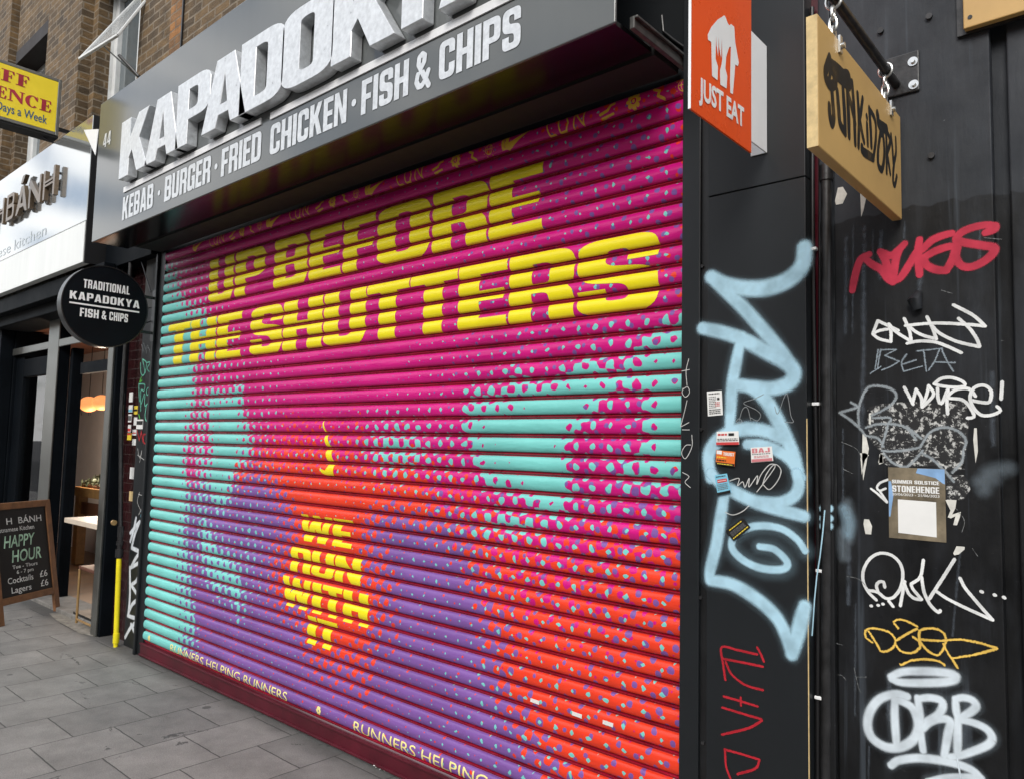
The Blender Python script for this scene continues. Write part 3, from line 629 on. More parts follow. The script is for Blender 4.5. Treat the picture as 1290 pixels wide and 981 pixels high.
# ================================================================== kapadokya fascia
FY = -.45; FX0, FX1 = -5.775, -1.325; FZ0, FZ1 = 2.935, 3.955
fs = thing('shop_fascia', 'long grey takeaway fascia sign with big raised silver letters over the shutter', 'shop sign', (-3.5, FY, FZ0))
mb = MB(); mb.box(FX0, FX1, FY, FY+.012, FZ0, FZ1); mb.box(FX0, FX1, FY+.0125, -.03, FZ1-.03, FZ1-.002); mb.build('panel', M['fascia'], fs, bevel=.004)
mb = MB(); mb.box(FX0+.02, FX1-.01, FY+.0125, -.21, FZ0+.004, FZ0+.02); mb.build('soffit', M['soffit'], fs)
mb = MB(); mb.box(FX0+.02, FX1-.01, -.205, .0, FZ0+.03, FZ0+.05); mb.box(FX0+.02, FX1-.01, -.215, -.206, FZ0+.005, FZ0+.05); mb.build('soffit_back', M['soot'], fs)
mb = MB(); mb.box(-1.318, -1.300, -.375, -.002, 2.942, 2.984); mb.box(-1.3, -1.288, -.375, -.002, 2.975, 2.984); mb.build('end_trim', M['galvtrim'], fs, bevel=.002)
mb = MB(); mb.box(FX0+.16, FX1-.002, -.2, -.03, 2.93, 2.985); mb.build('shutter_housing', M['soot'], fs)
LY = FY-.066
def base(px, py, y): p = atY(px, py, y); return p.x
zb, zt = 3.243, 3.632
anch = [('K', 149, 185), ('A', 181.5, 224), ('P', 220, 262), ('A', 253, 309), ('D', 300, 355), ('O', 353, 418), ('K', 416, 497), ('Y', 480, 560), ('A', 552, 660)]
for ch, pa, pb in anch:
    def sx(px):                                        # where the photo's column meets the letters' base line
        lo, hi = -50., 900.
        for _ in range(40):
            mid = (lo+hi)/2
            if atY(px, mid, LY).z > zb: lo = mid
            else: hi = mid
        return atY(px, lo, LY).x
    solid(layout(ch, sx(pa), sx(pb), zb, zt), onY(LY), (0, .062, 0), 'letter', M['galv'], fs, bevel=.0025)
def col_at(px, z, y):
    lo, hi = -200., 1200.
    for _ in range(40):
        mid = (lo+hi)/2
        if atY(px, mid, y).z > z: lo = mid
        else: hi = mid
    return atY(px, lo, y).x
for pa, pb in ((157, 330), (342, 660)):
    mb = MB(); mb.box(col_at(pa, 3.22, FY), col_at(pb, 3.22, FY), FY-.007, FY-.001, 3.186, 3.222); mb.build('underline', M['white'], fs)
for wd, pa, pb in (('KEBAB', 154, 192.5), ('.', 197.5, 202.5), ('BURGER', 207, 265), ('.', 269, 274.5), ('FRIED', 278.5, 328.5), ('CHICKEN', 340, 436.5), ('.', 441, 450), ('FISH', 455, 514.5), ('&', 522, 543), ('CHIPS', 553, 656)):
    a, c = col_at(pa, 3.0, FY), col_at(pb, 3.0, FY); cs = layout(wd, a, c, 2.997, 3.155, gap=.06)
    if wd == '.':
        r = .017; cx = (a+c)/2; cs = [[(cx+r*math.cos(t*math.pi/10), 3.072+r*math.sin(t*math.pi/10)) for t in range(20)]]
    decal(cs, onY(FY-.0025), 'lettering', M['galv'], fs)
    decal([[(x-.004, z+.003) for x, z in k] for k in cs], onY(FY-.0012), 'lettering_edge', M['rubber'], fs)
decal(layout('44', col_at(130, 3.6, FY), col_at(139.5, 3.6, FY), 3.60, 3.70), onY(FY-.0025), 'lettering', M['galv'], fs)
# black backing wall between the brick and the shutter
bw = thing('shopfront_backing', 'black boarding above the shutter behind the grey fascia sign', 'wall', (-3.5, .03, 2.9))
mb = MB(); mb.box(-5.93, -1.3, .03, .12, 2.93, 4.05); mb.build('board', M['slate'], bw)
cb = MB(); p = [atY(834, 20, .02), atY(836, 40, .02), atY(848, 50, .02), atY(868, 64, .02)]; cb.tube(p, .005, 8); cb.build('cable', M['cable'], bw)

# ================================================================== roller shutter
SX0, SX1 = -5.575, -1.27
def prof(z):
    """front of the curtain at height z (y grows into the building)"""
    t = ((z-Z0)/PITCHS) % 1.
    if t < .23:
        return .009-.008*math.exp(-((t-.125)/.035)**2)
    q = (t-.23)/.77; return .009-.0205*max(0., math.sin(math.pi*min(max(q, 0), 1)))**.34
rs = thing('roller_shutter', 'closed roller shutter with magenta, teal, red and purple halftone artwork', 'roller shutter', (-3.42, 0, 0))
tt = [0, .05, .09, .11, .125, .14, 0.16, .19, .2299, .24, .255, .30, .37, .46, .56, .66, .76, .85, .91, .95, .98, .995]
def art_weights(X, Zc):
    n = len(X); T = np.zeros(n); Mg = np.zeros(n); Pu = np.zeros(n)
    def poly(pts):
        r = []
        for a, b in pts: p = atY(a, b, -.01); r.append((p.x, p.z))
        return np.array(r)
    def sdist(pts):
        p = poly(pts); d = np.full(n, 1e9); ins = np.zeros(n, bool)
        for i in range(len(p)):
            a, b = p[i-1], p[i]; e = b-a; wx, wz = X-a[0], Zc-a[1]; t = np.clip((wx*e[0]+wz*e[1])/(e@e+1e-12), 0, 1)
            d = np.minimum(d, np.hypot(wx-t*e[0], wz-t*e[1]))
            c = ((a[1] > Zc) != (b[1] > Zc)); xi = a[0]+(Zc-a[1])/(b[1]-a[1]+1e-12)*e[0]; ins ^= c & (X < xi)
        return np.where(ins, -d, d)+.045*np.sin(6.1*X+2.3*np.sin(4.7*Zc))*np.sin(7.3*Zc+1.9*np.sin(5.2*X))+.02*np.sin(19*X+7*Zc)
    def area_(pts, soft, lo=0., hi=1.05): return lo+(hi-lo)*np.clip(.5-sdist(pts)/soft, 0, 1)
    def blob(px, py, sx, sz, amp):
        p = atY(px, py, -.01); return amp*np.exp(-((X-p.x)/sx)**2-((Zc-p.z)/sz)**2)
    Mg = area_([(150, 300), (900, 60), (900, 655), (800, 690), (720, 700), (640, 690), (590, 650), (540, 600), (480, 580), (400, 563), (330, 563), (290, 600), (240, 640), (150, 640)], .42)
    Mg = np.maximum(Mg, blob(690, 715, .42, .22, .50)); Mg = np.maximum(Mg, .0)
    Pu = area_([(150, 620), (290, 590), (345, 600), (375, 660), (360, 700), (345, 740), (380, 770), (400, 830), (450, 850), (480, 780), (470, 700), (470, 655), (540, 640), (590, 668), (610, 730), (625, 800), (640, 880), (720, 1010), (640, 1040), (150, 860)], .34, 0, .972)
    Pu = np.maximum(Pu, np.clip((X+3.0)/1.7, 0, 1)*.19); Pu = np.maximum(Pu, .012)
    Pu = np.maximum(Pu, blob(840, 640, .5, .35, .36)); Pu = np.maximum(Pu, blob(830, 820, .4, .5, .27))
    T = area_([(120, 300), (205, 330), (232, 372), (262, 398), (262, 425), (246, 470), (238, 540), (236, 640), (232, 720), (240, 780), (228, 835), (120, 850)], .30)
    T = np.maximum(T, area_([(262, 505), (300, 487), (312, 530), (310, 575), (296, 610), (272, 640), (258, 600)], .24, 0, .98))
    T = np.maximum(T, area_([(236, 470), (268, 480), (270, 640), (240, 660)], .3, 0, .52)); T = np.maximum(T, area_([(232, 350), (262, 372), (290, 440), (290, 480), (240, 490)], .4, 0, .42))
    T = np.maximum(T, area_([(252, 640), (290, 690), (312, 740), (300, 770), (268, 742), (246, 700)], .22, 0, .72))
    T = np.maximum(T, area_([(596, 512), (612, 492), (690, 478), (760, 462), (800, 446), (870, 408), (880, 470), (838, 492), (800, 496), (765, 510), (735, 540), (716, 572), (712, 612), (700, 640), (655, 628), (612, 604), (600, 566), (592, 540)], .26, 0, 1.16))
    T = np.maximum(T, area_([(812, 490), (880, 440), (880, 606), (838, 606), (798, 590), (808, 545)], .26, 0, 1.12))
    for a in ((500, 565, .33, .16, .60), (560, 570, .40, .2, .34), (640, 660, .35, .10, .55), (760, 600, .5, .2, .34), (700, 620, .5, .14, .42), (800, 420, .45, .12, .26), (420, 580, .5, .13, .14), (700, 700, .7, .3, .20), (330, 540, .2, .35, .20), (310, 690, .25, .3, .26), (290, 460, .35, .12, .22)): T = np.maximum(T, blob(*a))
    low = .022+.03*np.sin(3.1*X+1.3)*np.sin(4.2*Zc+.4)+.075*np.clip((X+3.1-.9*np.clip(Zc-1.9, 0, 1))/1.3, 0, 1)+.02*np.sin(9*X)*np.sin(7*Zc+1)+.0*Zc
    T = np.maximum(T, np.clip(low*np.clip(.55+.45*(X+3.2), .5, 1), 0, .12))
    T = np.where(Zc > Z0+35*PITCHS, T*.35, T); Pu = np.where(Zc > Z0+35*PITCHS, Pu*.3, Pu); Pu = Pu*np.where((Mg > .9) & (X < -2.6), .5, 1)
    mx = .02*np.sin(17*X+3*np.sin(5*Zc)); T = np.clip(T+mx*(T > .15), 0, 1.1); T = np.clip(T, 0, 1.06); T = np.where(T < .5, .5*np.sqrt(2*T), 1-.5*np.sqrt(np.clip(2*(1-T), 0, 1)))+np.clip(T-.97, 0, 1)
    return T, np.clip(Mg+mx, 0, 1.1), np.clip(Pu+mx, 0, 1.1)
xs = np.linspace(SX0, SX1, 190); zs = np.array([Z0+(k+t)*PITCHS for k in range(NSL) for t in tt]+[Z0+NSL*PITCHS])
ys = np.array([prof(min(z, Z0+NSL*PITCHS-1e-6)) for z in zs]); nX, nZ = len(xs), len(zs)
V = np.stack([np.tile(xs, nZ)+3.42, np.repeat(ys, nX), np.repeat(zs, nX)], 1)
Fc = [(j*nX+i, j*nX+i+1, (j+1)*nX+i+1, (j+1)*nX+i) for j in range(nZ-1) for i in range(nX-1)]
me = bpy.data.meshes.new('curtain'); me.from_pydata(V.tolist(), [], Fc)
me.materials.append(M['art']); me.materials.append(M['magenta_hinge'])
mi = np.repeat(np.array([1 if (j % len(tt)) < 8 else 0 for j in range(nZ-1)]), nX-1); me.polygons.foreach_set('material_index', mi.astype(np.int32))
me.polygons.foreach_set('use_smooth', np.ones(len(Fc), bool))
T, Mg, Pu = art_weights(np.tile(xs, nZ), np.repeat(zs, nX))
ca = me.attributes.new('art', 'FLOAT_COLOR', 'POINT'); ca.data.foreach_set('color', np.stack([T, Mg, Pu, np.ones_like(T)], 1).astype(np.float32).ravel())
cur = bpy.data.objects.new('curtain', me); COL.objects.link(cur); cur.parent = rs
# slat end caps at the left guide
mb = MB(); mb.box(SX0-.03, SX1, -.012, .02, .012, Z0-.004); mb.box(SX0-.03, SX1, -.022, .0, .012, .024); mb.box(SX0-.03, SX1, -.02, -.012, Z0-.016, Z0-.005); mb.build('bottom_bar', M['maroon'], rs, bevel=.003)
mb = MB(); mb.box(-2.32, -2.17, -.0145, -.0125, .05, .075); mb.build('brass_plate', M['brass'], rs)
mb = MB(); mb.box(-5.70, SX0-.0, -.006, .03, 0, 2.93); mb.box(-5.70, -5.67, -.024, -.0065, 0, 2.93); mb.build('guide_rail', M['slate'], rs, bevel=.003)
ZB = [Z0+(k+t)*PITCHS for k in range(NSL) for t in (.2301, .24, .255, .30, .37, .46, .56, .66, .76, .85, .91, .95, .98, .999)]
def shutter_decal(cs, name, m, lift=.0012, lab=None):
    mb = MB()
    for l0, r0, a, l1, r1, b in trapezoids(cs, .006, ZB):
        t = (((a+b)/2-Z0)/PITCHS) % 1.
        if t < .23: continue
        f = lambda x, z: (x, prof(min(max(z, Z0+math.floor(((a+b)/2-Z0)/PITCHS)*PITCHS+.2302*PITCHS), Z0+(math.floor(((a+b)/2-Z0)/PITCHS)+.9985)*PITCHS))-lift, z)
        mb.add([f(l0, a), f(r0, a), f(r1, b), f(l1, b)], [(0, 1, 2, 3)])
    o = mb.build(name, m, rs, smooth=True)
    if lab: o['label'] = lab
    return o
def zk(k): return Z0+k*PITCHS
def word(chars, z0, z1, gz):
    cs = []
    for ch, pa, pb in chars: cs += layout(ch, col_at(pa, gz, -.012), col_at(pb, gz, -.012), z0, z1)
    return cs
l1 = word([('U', 263, 293.5), ('P', 296, 333), ('B', 345, 387), ('E', 389.5, 429.5), ('F', 432, 472), ('O', 475, 540.5), ('R', 544.5, 613.5), ('E', 616, 683)], zk(30)+.012, zk(34)-.003, 2.6)
shutter_decal(l1, 'lettering', M['yellow'], lab='yellow block letters reading UP BEFORE')
l2 = word([('T', 211, 238.5), ('H', 239.5, 271), ('E', 273, 303.5), ('S', 315, 355), ('H', 356.5, 405.5), ('U', 407.5, 460), ('T', 461.5, 514.5), ('T', 516, 575.5), ('E', 577, 638), ('R', 641, 723), ('S', 727, 829)], zk(25)+.012, zk(29)-.003, 2.22)
shutter_decal(l2, 'lettering', M['yellow'], lab='yellow block letters reading THE SHUTTERS')
for chars, za, zc in (([('W', 378, 417), ('E', 419, 443)], 1.012, 1.155), ([('R', 366, 391), ('U', 392.5, 420), ('N', 422, 454)], .835, .965), ([('W', 355.5, 391), ('I', 393, 404), ('T', 406, 430.5), ('H', 432, 463)], .640, .800), ([('I', 387, 397.5), ('T', 399, 424)], .475, .620)):
    cs = word(chars, za, zc, (za+zc)/2); shutter_decal(cs, 'lettering', M['yellow'], lab='small yellow block letters reading '+''.join(c[0] for c in chars))
def spx(pts): return [[(p.x, p.z) for p in (atY(340+a/6.13, 520+b/6.13, -.012) for a, b in pts)]]
sw = spx([(398, 18), (404, 60), (408, 95), (420, 150), (420, 200), (432, 260), (430, 310), (440, 370), (442, 410), (425, 442), (378, 425), (400, 462), (440, 490), (486, 490), (490, 400), (478, 330), (466, 262), (448, 205), (430, 140), (418, 90)])
shutter_decal(sw, 'swoosh', M['yellow'])
# top slat: repeating marks
zc = zk(35)+.62*PITCHS; UX = (-1.897, -2.878); PER = UX[0]-UX[1]
def ellip(cx, cz, rx, rz, n=20, rev=False):
    c = [(cx+rx*math.cos(2*math.pi*k/n), cz+rz*math.sin(2*math.pi*k/n)) for k in range(n)]; return c[::-1] if rev else c
def swoosh(x, z, w): return [[(x+w*u, z+w*v) for u, v in ((0, -.02), (.03, -.14), (.12, -.19), (.25, -.16), (1., .22), (.30, .02), (.16, .0), (.12, .06), (.17, .16), (.07, .11))]]
top = []; 
for k in range(5):
    x = -1.80-k*PER
    if x < -5.4: break
    def mv(d): return x+d
    # LDN in tall thin italic strokes
    top += stroke_contours([(mv(-.165), zc+.034), (mv(-.155), zc), (mv(-.145), zc-.03), (mv(-.118), zc-.03)], .007)
    top += stroke_contours([(mv(-.10), zc+.034), (mv(-.09), zc-.03), (mv(-.06), zc-.028), (mv(-.045), zc), (mv(-.06), zc+.032), (mv(-.10), zc+.034)], .007)
    top += stroke_contours([(mv(-.02), zc-.03), (mv(-.012), zc+.034), (mv(.03), zc-.028), (mv(.036), zc+.036)], .007)
    # small animal-like emblem
    top += stroke_contours([(mv(.115), zc-.012), (mv(.15), zc-.004), (mv(.165), zc+.014), (mv(.18), zc+.016)], .012)+stroke_contours([(mv(.12), zc-.028), (mv(.175), zc-.022)], .008)
    # flower badge
    for q in range(8): top += [ellip(mv(.27)+.024*math.cos(q*math.pi/4), zc+.024*math.sin(q*math.pi/4), .009, .009, 10)]
    top += [ellip(mv(.27), zc, .021, .021), ellip(mv(.27), zc, .013, .013, rev=True), ellip(mv(.27), zc, .006, .008, 10)]
    # second emblem
    top += stroke_contours([(mv(.36), zc+.018), (mv(.385), zc+.006), (mv(.378), zc-.012), (mv(.40), zc-.026)], .011)
    # globe
    cx = mv(.485); top += [ellip(cx, zc, .023, .025), ellip(cx, zc, .020, .022, rev=True), ellip(cx, zc, .011, .025), ellip(cx, zc, .0085, .022, rev=True)]
    top += [[(cx-.021, zc-.0015), (cx+.021, zc-.0015), (cx+.021, zc+.0015), (cx-.021, zc+.0015)]]
    for q in range(12): top += [ellip(cx+.033*math.cos(q*math.pi/6), zc+.034*math.sin(q*math.pi/6), .0022, .0022, 6)]
    # skyline badge
    cx = mv(.585)-.0; top += [[(cx-.02, zc-.026), (cx+.02, zc-.026), (cx+.022, zc+.02, ), (cx, zc+.034), (cx-.022, zc+.02)], [(cx-.004, zc-.02), (cx-.004, zc+.02), (cx+.002, zc+.02), (cx+.002, zc-.02)]]
    top += swoosh(mv(-.40), zc, .165)
shutter_decal(top, 'top_lettering', M['gold'], lab='small ochre emblems and LDN lettering along the top slat')
# bottom slat: tall pale lettering
def font_contours(text, h, width, x0, z0):
    cu = bpy.data.curves.new('tmp', 'FONT'); cu.body = text; o = bpy.data.objects.new('tmp', cu); COL.objects.link(o)
    c = o.to_curve(bpy.context.evaluated_depsgraph_get()); out = []
    for sp in c.splines:
        bp = sp.bezier_points; pts = []
        for i in range(len(bp)):
            a, b = bp[i], bp[(i+1) % len(bp)]
            for k in range(4):
                t = k/4; q = a.co*(1-t)**3+a.handle_right*3*t*(1-t)**2+b.handle_left*3*t*t*(1-t)+b.co*t**3; pts.append((q.x, q.y))
        out.append(pts)
    o.to_curve_clear(); bpy.data.objects.remove(o); bpy.data.curves.remove(cu)
    xa = min(p[0] for c in out for p in c); xb = max(p[0] for c in out for p in c)
    if sum(area(c) for c in out) < 0: out = [c[::-1] for c in out]
    return [[(x0+(x-xa)*width/(xb-xa), z0+y*h/.72) for x, y in c] for c in out]
z1 = zk(0)+.28*PITCHS
for a, c in ((-5.14, -3.72), (-3.12, -1.70)):
    cs = font_contours('RUNNERS HELPING RUNNERS', .050, c-a, a, z1); shutter_decal(cs, 'bottom_lettering', M['cream'])
bl = [ellip(-3.42+.012*math.cos(q*1.05), zk(0)+.6*PITCHS+.014*math.sin(q*1.05), .009, .009, 10) for q in range(6)]
shutter_decal(bl, 'flower_emblem', M['cream']); shutter_decal([ellip(-5.47+.010*math.cos(q*1.05), zk(0)+.6*PITCHS+.012*math.sin(q*1.05), .009, .009, 10) for q in range(6)], 'flower_emblem', M['cream'])
for px, py in ((673, 883), (726, 900), (765, 911)):                      # scraps of white label left on the slats
    p = atY(px, py, -.016); z = p.z; mb = MB(); mb.add([(p.x-.022, prof(z)-.003, z-.006), (p.x+.024, prof(z)-.003, z-.008), (p.x+.026, prof(z)-.004, z+.008), (p.x-.02, prof(z)-.004, z+.009)], [(0, 1, 2, 3)]); mb.build('label_scrap', M['paper'], rs)

# ================================================================== clad pillar right of the shutter
PYF = -.06; PX0 = atY(857.5, 543, PYF).x; PXR = atY(1016.5, 560, PYF).x; G0 = atY(881, 543, PYF).x; G1 = atY(891, 543, PYF).x
pl = thing('clad_pillar', 'smooth dark slate clad pillar with light blue spray graffiti beside the shutter', 'pillar', ((PX0+PXR)/2, PYF, 0))
zj = atY(900, 247, PYF).z
mb = MB(); mb.box(G1, PXR, PYF, .03, 0, zj-.002); mb.box(G1, PXR, PYF, .03, zj+.002, 4.2); mb.build('panel', M['slate'], pl, bevel=.002)
mb = MB(); mb.box(PX0, G0, PYF, .03, 0, 4.2); mb.build('edge_strip', M['slate'], pl, bevel=.003)
mb = MB(); mb.box(G0+.001, G1-.001, PYF+.012, .03, 0, 4.2); mb.build('groove', M['black'], pl)
sc_ = MB()
for px, py in ((885, 336), (884, 541), (883, 752), (886, 935)):
    p = atY(px, py, PYF+.01); sc_.tube([(p.x, PYF+.012, p.z), (p.x, PYF+.004, p.z)], .006, 8)
sc_.build('screw', M['bracket'], pl)
mb = MB(); mb.box(PXR-.001, PXR+.0012, PYF-.0006, PYF+.004, .2, 1.66); mb.build('edge_trim', M['plyedge'], pl)
LB = (.43, .67, .80)
M['sprayblue'] = paint('light_blue_spray', LB, soft=.5, grain=.16, gscale=420, op=.93)
M['bluehaze'] = paint('light_blue_overspray', LB, soft=1., grain=.14, gscale=500, op=.16)
A = (850, 300, 3.271); Bc = (850, 600, 2.576)
la = pxl([[(535, 40), (527, 110), (470, 172), (380, 205), (290, 208), (205, 190), (150, 160)], [(150, 165), (205, 215), (285, 290), (365, 380), (430, 455), (488, 535)],
          [(115, 372), (200, 390), (285, 420), (380, 470), (462, 515), (492, 555), (470, 598), (400, 620), (320, 612), (248, 602)],
          [(276, 405), (256, 500), (238, 600), (232, 700), (226, 780)], [(255, 600), (325, 622), (385, 680), (435, 770), (485, 880), (508, 960)],
          [(300, 848), (355, 850), (420, 872), (480, 915), (520, 985)], [(440, 822), (380, 795), (300, 785), (225, 800), (165, 845), (140, 900), (150, 985)]], PYF, *A)
lb = pxl([[(118, -12), (150, 22), (205, 55), (280, 88), (360, 112), (420, 128)], [(396, -12), (404, 25), (388, 62), (340, 84), (262, 78)], [(162, 55), (150, 130), (136, 220), (116, 300), (114, 332)],
          [(115, 335), (190, 350), (270, 398), (330, 455), (362, 515), (380, 572)], [(380, 575), (402, 500), (423, 420)],
          [(275, 226), (325, 236), (366, 278), (348, 300), (280, 296), (220, 268), (186, 228), (200, 185), (262, 160), (340, 166), (395, 200), (424, 240)]], PYF, *Bc)
k1 = 1/3.271/405; q = .0030
strokes('graffiti', M['sprayblue'], pl, la, offY(PYF), [.074, .060, .066, .056, .062, .052, .064])['label'] = 'upper loops of the light blue spray tag'
strokes('overspray', M['bluehaze'], pl, la+lb, offY(PYF), .098, lift=.0007)
strokes('graffiti', M['sprayblue'], pl, lb, offY(PYF), [.058, .052, .056, .058, .062, .034], lift=.0018)['label'] = 'lower loops and spiral of the light blue spray tag'
M['redmark'] = paint('red_marker', (.42, .008, .02), soft=.35, grain=.35, gscale=130)
rl = pxl([[(165, 660), (158, 610), (153, 553), (205, 562), (268, 576)], [(268, 553), (280, 575), (290, 600)], [(156, 590), (225, 603), (287, 616)], [(166, 600), (185, 640), (230, 675), (287, 692)],
          [(160, 712), (215, 728), (270, 745)], [(215, 716), (216, 742)], [(155, 748), (220, 768), (282, 786)], [(284, 790), (240, 815), (154, 836)], [(162, 884), (220, 900), (276, 917)], [(276, 918), (262, 946), (204, 964)], [(164, 888), (168, 940), (184, 984)]], PYF, *Bc)
strokes('graffiti', M['redmark'], pl, rl, offY(PYF), .0115)['label'] = 'red marker lettering'
M['whitepen'] = paint('white_paint_pen', (.7, .7, .68), soft=.3, grain=.3, gscale=200, op=.8)
wl = pxl([[(1203, 40), (1192, 90), (1196, 150)], [(1174, 90), (1206, 84)], [(1178, 165), (1198, 155), (1206, 178), (1190, 196), (1176, 180), (1180, 160)], [(1196, 210), (1182, 270), (1170, 315)], [(1170, 318), (1204, 300)], [(1176, 330), (1206, 330)], [(1216, 352), (1216, 400), (1190, 448), (1174, 425), (1190, 395), (1212, 392)], [(1178, 505), (1204, 522), (1188, 545), (1210, 568)]], PYF, 500, 440, 3.27)
strokes('graffiti', M['whitepen'], pl, wl, offY(PYF), .0035)['label'] = 'thin white scrawl running down the edge strip'
wl = pxl([[(185, 585), (240, 570), (232, 612), (262, 590), (275, 622), (300, 570), (300, 620), (348, 555), (345, 605), (372, 545), (420, 490), (452, 502), (380, 605), (345, 650)], [(380, 605), (420, 635), (470, 580), (487, 520), (450, 488), (405, 540), (380, 600)], [(160, 770), (205, 785), (260, 765), (300, 730)]], PYF, 880, 480, 4.675)
strokes('graffiti', M['whitepen'], pl, wl, offY(PYF), .0042, lift=.0026)['label'] = 'thin cream cursive scrawl below the small stickers'
M['greypen'] = paint('grey_paint_pen', (.3, .32, .33), soft=.3, grain=.3, op=.7)
wl = pxl([[(385, 78), (330, 105), (268, 130), (340, 168), (368, 200), (348, 232), (310, 215)], [(240, 235), (262, 165), (290, 158), (310, 230)], [(225, 235), (240, 220), (258, 235), (240, 248), (228, 238)], [(450, 150), (470, 190), (520, 75), (545, 200), (560, 240), (510, 240)]], PYF, 880, 480, 4.675)
strokes('graffiti', M['greypen'], pl, wl, offY(PYF), .0032, lift=.0026)['label'] = 'thin grey scrawl inside the blue tag'

# ---- stickers on the pillar
def sticker(label, quad, y, face, bits, group='stickers on the clad pillar'):
    """quad: four photo pixels (tl, tr, br, bl); bits: (kind, u0, u1, v0, v1, material[, text])"""
    P = [atY(a, b, y) for a, b in quad]; c = sum(P, Vector())/4
    t = thing('sticker', label, 'sticker', (c.x, y, P[3].z), group)
    def f(u, v, o=0.): p = (P[3]*(1-u)+P[2]*u)*(1-v)+(P[0]*(1-u)+P[1]*u)*v; return Vector((p.x, y-.0014-o, p.z))
    mb = MB(); fr = [f(0, 0), f(1, 0), f(1, 1), f(0, 1)]; bk = [Vector((p.x, y-.0002, p.z)) for p in fr]
    mb.add(fr+bk, [(0, 1, 2, 3), (7, 6, 5, 4), (0, 4, 5, 1), (1, 5, 6, 2), (2, 6, 7, 3), (3, 7, 4, 0)]); mb.build('backing', M[face], t)
    for i, bt in enumerate(bits):
        kind, u0, u1, v0, v1, m = bt[:6]; o = .0006+.0003*i
        if kind == 'bar': MB().poly([f(u0, v0, o), f(u1, v0, o), f(u1, v1, o), f(u0, v1, o)]).build('print_bar', M[m], t)
        elif kind == 'lines':
            n = bt[6]; mb = MB()
            for r in range(n):
                a = v0+(v1-v0)*(r+.25)/n; b2 = v0+(v1-v0)*(r+.72)/n; u = u0
                while u < u1-.02:
                    w = random.uniform(.05, .14); mb.poly([f(u, a, o), f(min(u+w, u1), a, o), f(min(u+w, u1), b2, o), f(u, b2, o)]); u += w+.03
            mb.build('small_print', M[m], t)
        elif kind == 'text':
            cs = layout(bt[6], u0, u1, v0, v1); decal(cs, lambda u, v: f(u, v, o), 'print', M[m], t)
    return t
def cq(pts, ox, oy, s): return [(ox+a/s, oy+b/s) for a, b in pts]
K = (880, 480, 4.675)
sticker('tall white paper sticker of small print, topmost on the clad pillar', cq([(50, 62), (137, 55), (144, 198), (56, 206)], *K), PYF, 'paper', [('lines', .12, .88, .84, .94, 'blackpaper', 1), ('lines', .12, .6, .3, .8, 'greytext', 7), ('bar', .68, .84, .62, .72, 'blackpaper'), ('lines', .55, .85, .36, .56, 'redpaper', 3), ('lines', .12, .88, .06, .28, 'blackpaper', 3)])
sticker('white and red removals-style sticker above the orange one on the clad pillar', cq([(108, 296), (236, 292), (240, 372), (106, 374)], *K), PYF-.006, 'paper', [('lines', .06, .48, .62, .92, 'redpaper', 1), ('bar', .55, .8, .66, .86, 'blackpaper'), ('lines', .05, .95, .26, .5, 'blackpaper', 2), ('bar', 0, 1, 0, .2, 'redpaper')])
sticker('orange and black sticker with white TRUST lettering on the clad pillar', cq([(106, 404), (218, 414), (212, 502), (102, 488)], *K), PYF-.006, 'orangepaper', [('bar', .03, .3, .74, .98, 'paper'), ('text', .38, .95, .68, .9, 'paper', 'TRUST'), ('lines', .05, .55, .45, .62, 'yellowpaper', 1), ('lines', .05, .55, .25, .42, 'blackpaper', 1), ('bar', 0, 1, 0, .18, 'blackpaper'), ('lines', .1, .9, .03, .15, 'yellowpaper', 1)])
sticker('white sticker with rose BAJ lettering and small print on the clad pillar', cq([(308, 390), (432, 382), (441, 468), (312, 478)], *K), PYF-.002, 'paper', [('text', .06, .9, .62, .93, 'pinkpaper', 'BAJ'), ('lines', .06, .94, .48, .6, 'greytext', 1), ('lines', .15, .85, .28, .44, 'pinkpaper', 2), ('bar', .03, .97, .03, .22, 'pinkpaper')])
sticker('upright cyan sticker with a pink oval below the orange one on the clad pillar', cq([(96, 552), (168, 541), (192, 655), (114, 672)], *K), PYF-.006, 'bluepaper', [('lines', .1, .9, .84, .96, 'blackpaper', 1), ('bar', .15, .9, .6, .76, 'redpaper'), ('lines', .2, .85, .64, .72, 'paper', 1), ('lines', .1, .9, .22, .55, 'greytext', 4), ('bar', 0, 1, 0, .14, 'blackpaper')])
sticker('tilted black sticker with gold and white print near the spiral on the clad pillar', cq([(160, 878), (262, 800), (306, 858), (208, 940)], *K), PYF-.006, 'blackpaper', [('lines', .15, .85, .76, .92, 'yellowpaper', 1), ('lines', .1, .9, .3, .68, 'greytext', 4), ('lines', .06, .94, .08, .24, 'yellowpaper', 1)])

# ================================================================== order sign (orange, perpendicular)
OX = -.98
js = thing('projecting_sign', 'flat orange and white projecting sign reading JUST EAT beside the shutter', 'sign', (OX, PYF, 2.9))
ya, yb = atX(870, 137, OX).y, atX(946.5, 193, OX).y; za = atX(870, 137, OX).z; ztop = za+.56
mb = MB(); mb.box(OX-.006, OX, ya, yb, za, ztop); mb.build('board', M['orange'], js)
mb = MB(); mb.box(OX-.007, OX+.001, ya-.002, ya-.0002, za, ztop); mb.build('board_edge', M['signwhite'], js)
yc = PYF-.002; zb0 = atX(972, 197, OX).z; zb1 = atX(972, 72, OX).z
mb = MB(); mb.box(OX-.005, OX-.0005, yb+.001, yc, zb0, zb1+.02); mb.box(OX-.055, OX-.0055, yc-.004, yc, zb0, zb1+.02); mb.build('bracket', M['signwhite'], js)
def jx(u, v): return (OX+.0015, ya+(yb-ya)*u, za+v)
def jpx(pts):
    r = []
    for a, b in pts: p = atX(680+a/4.03, b/4.03, OX); r.append(((p.y-ya)/(yb-ya), p.z-za))
    return r
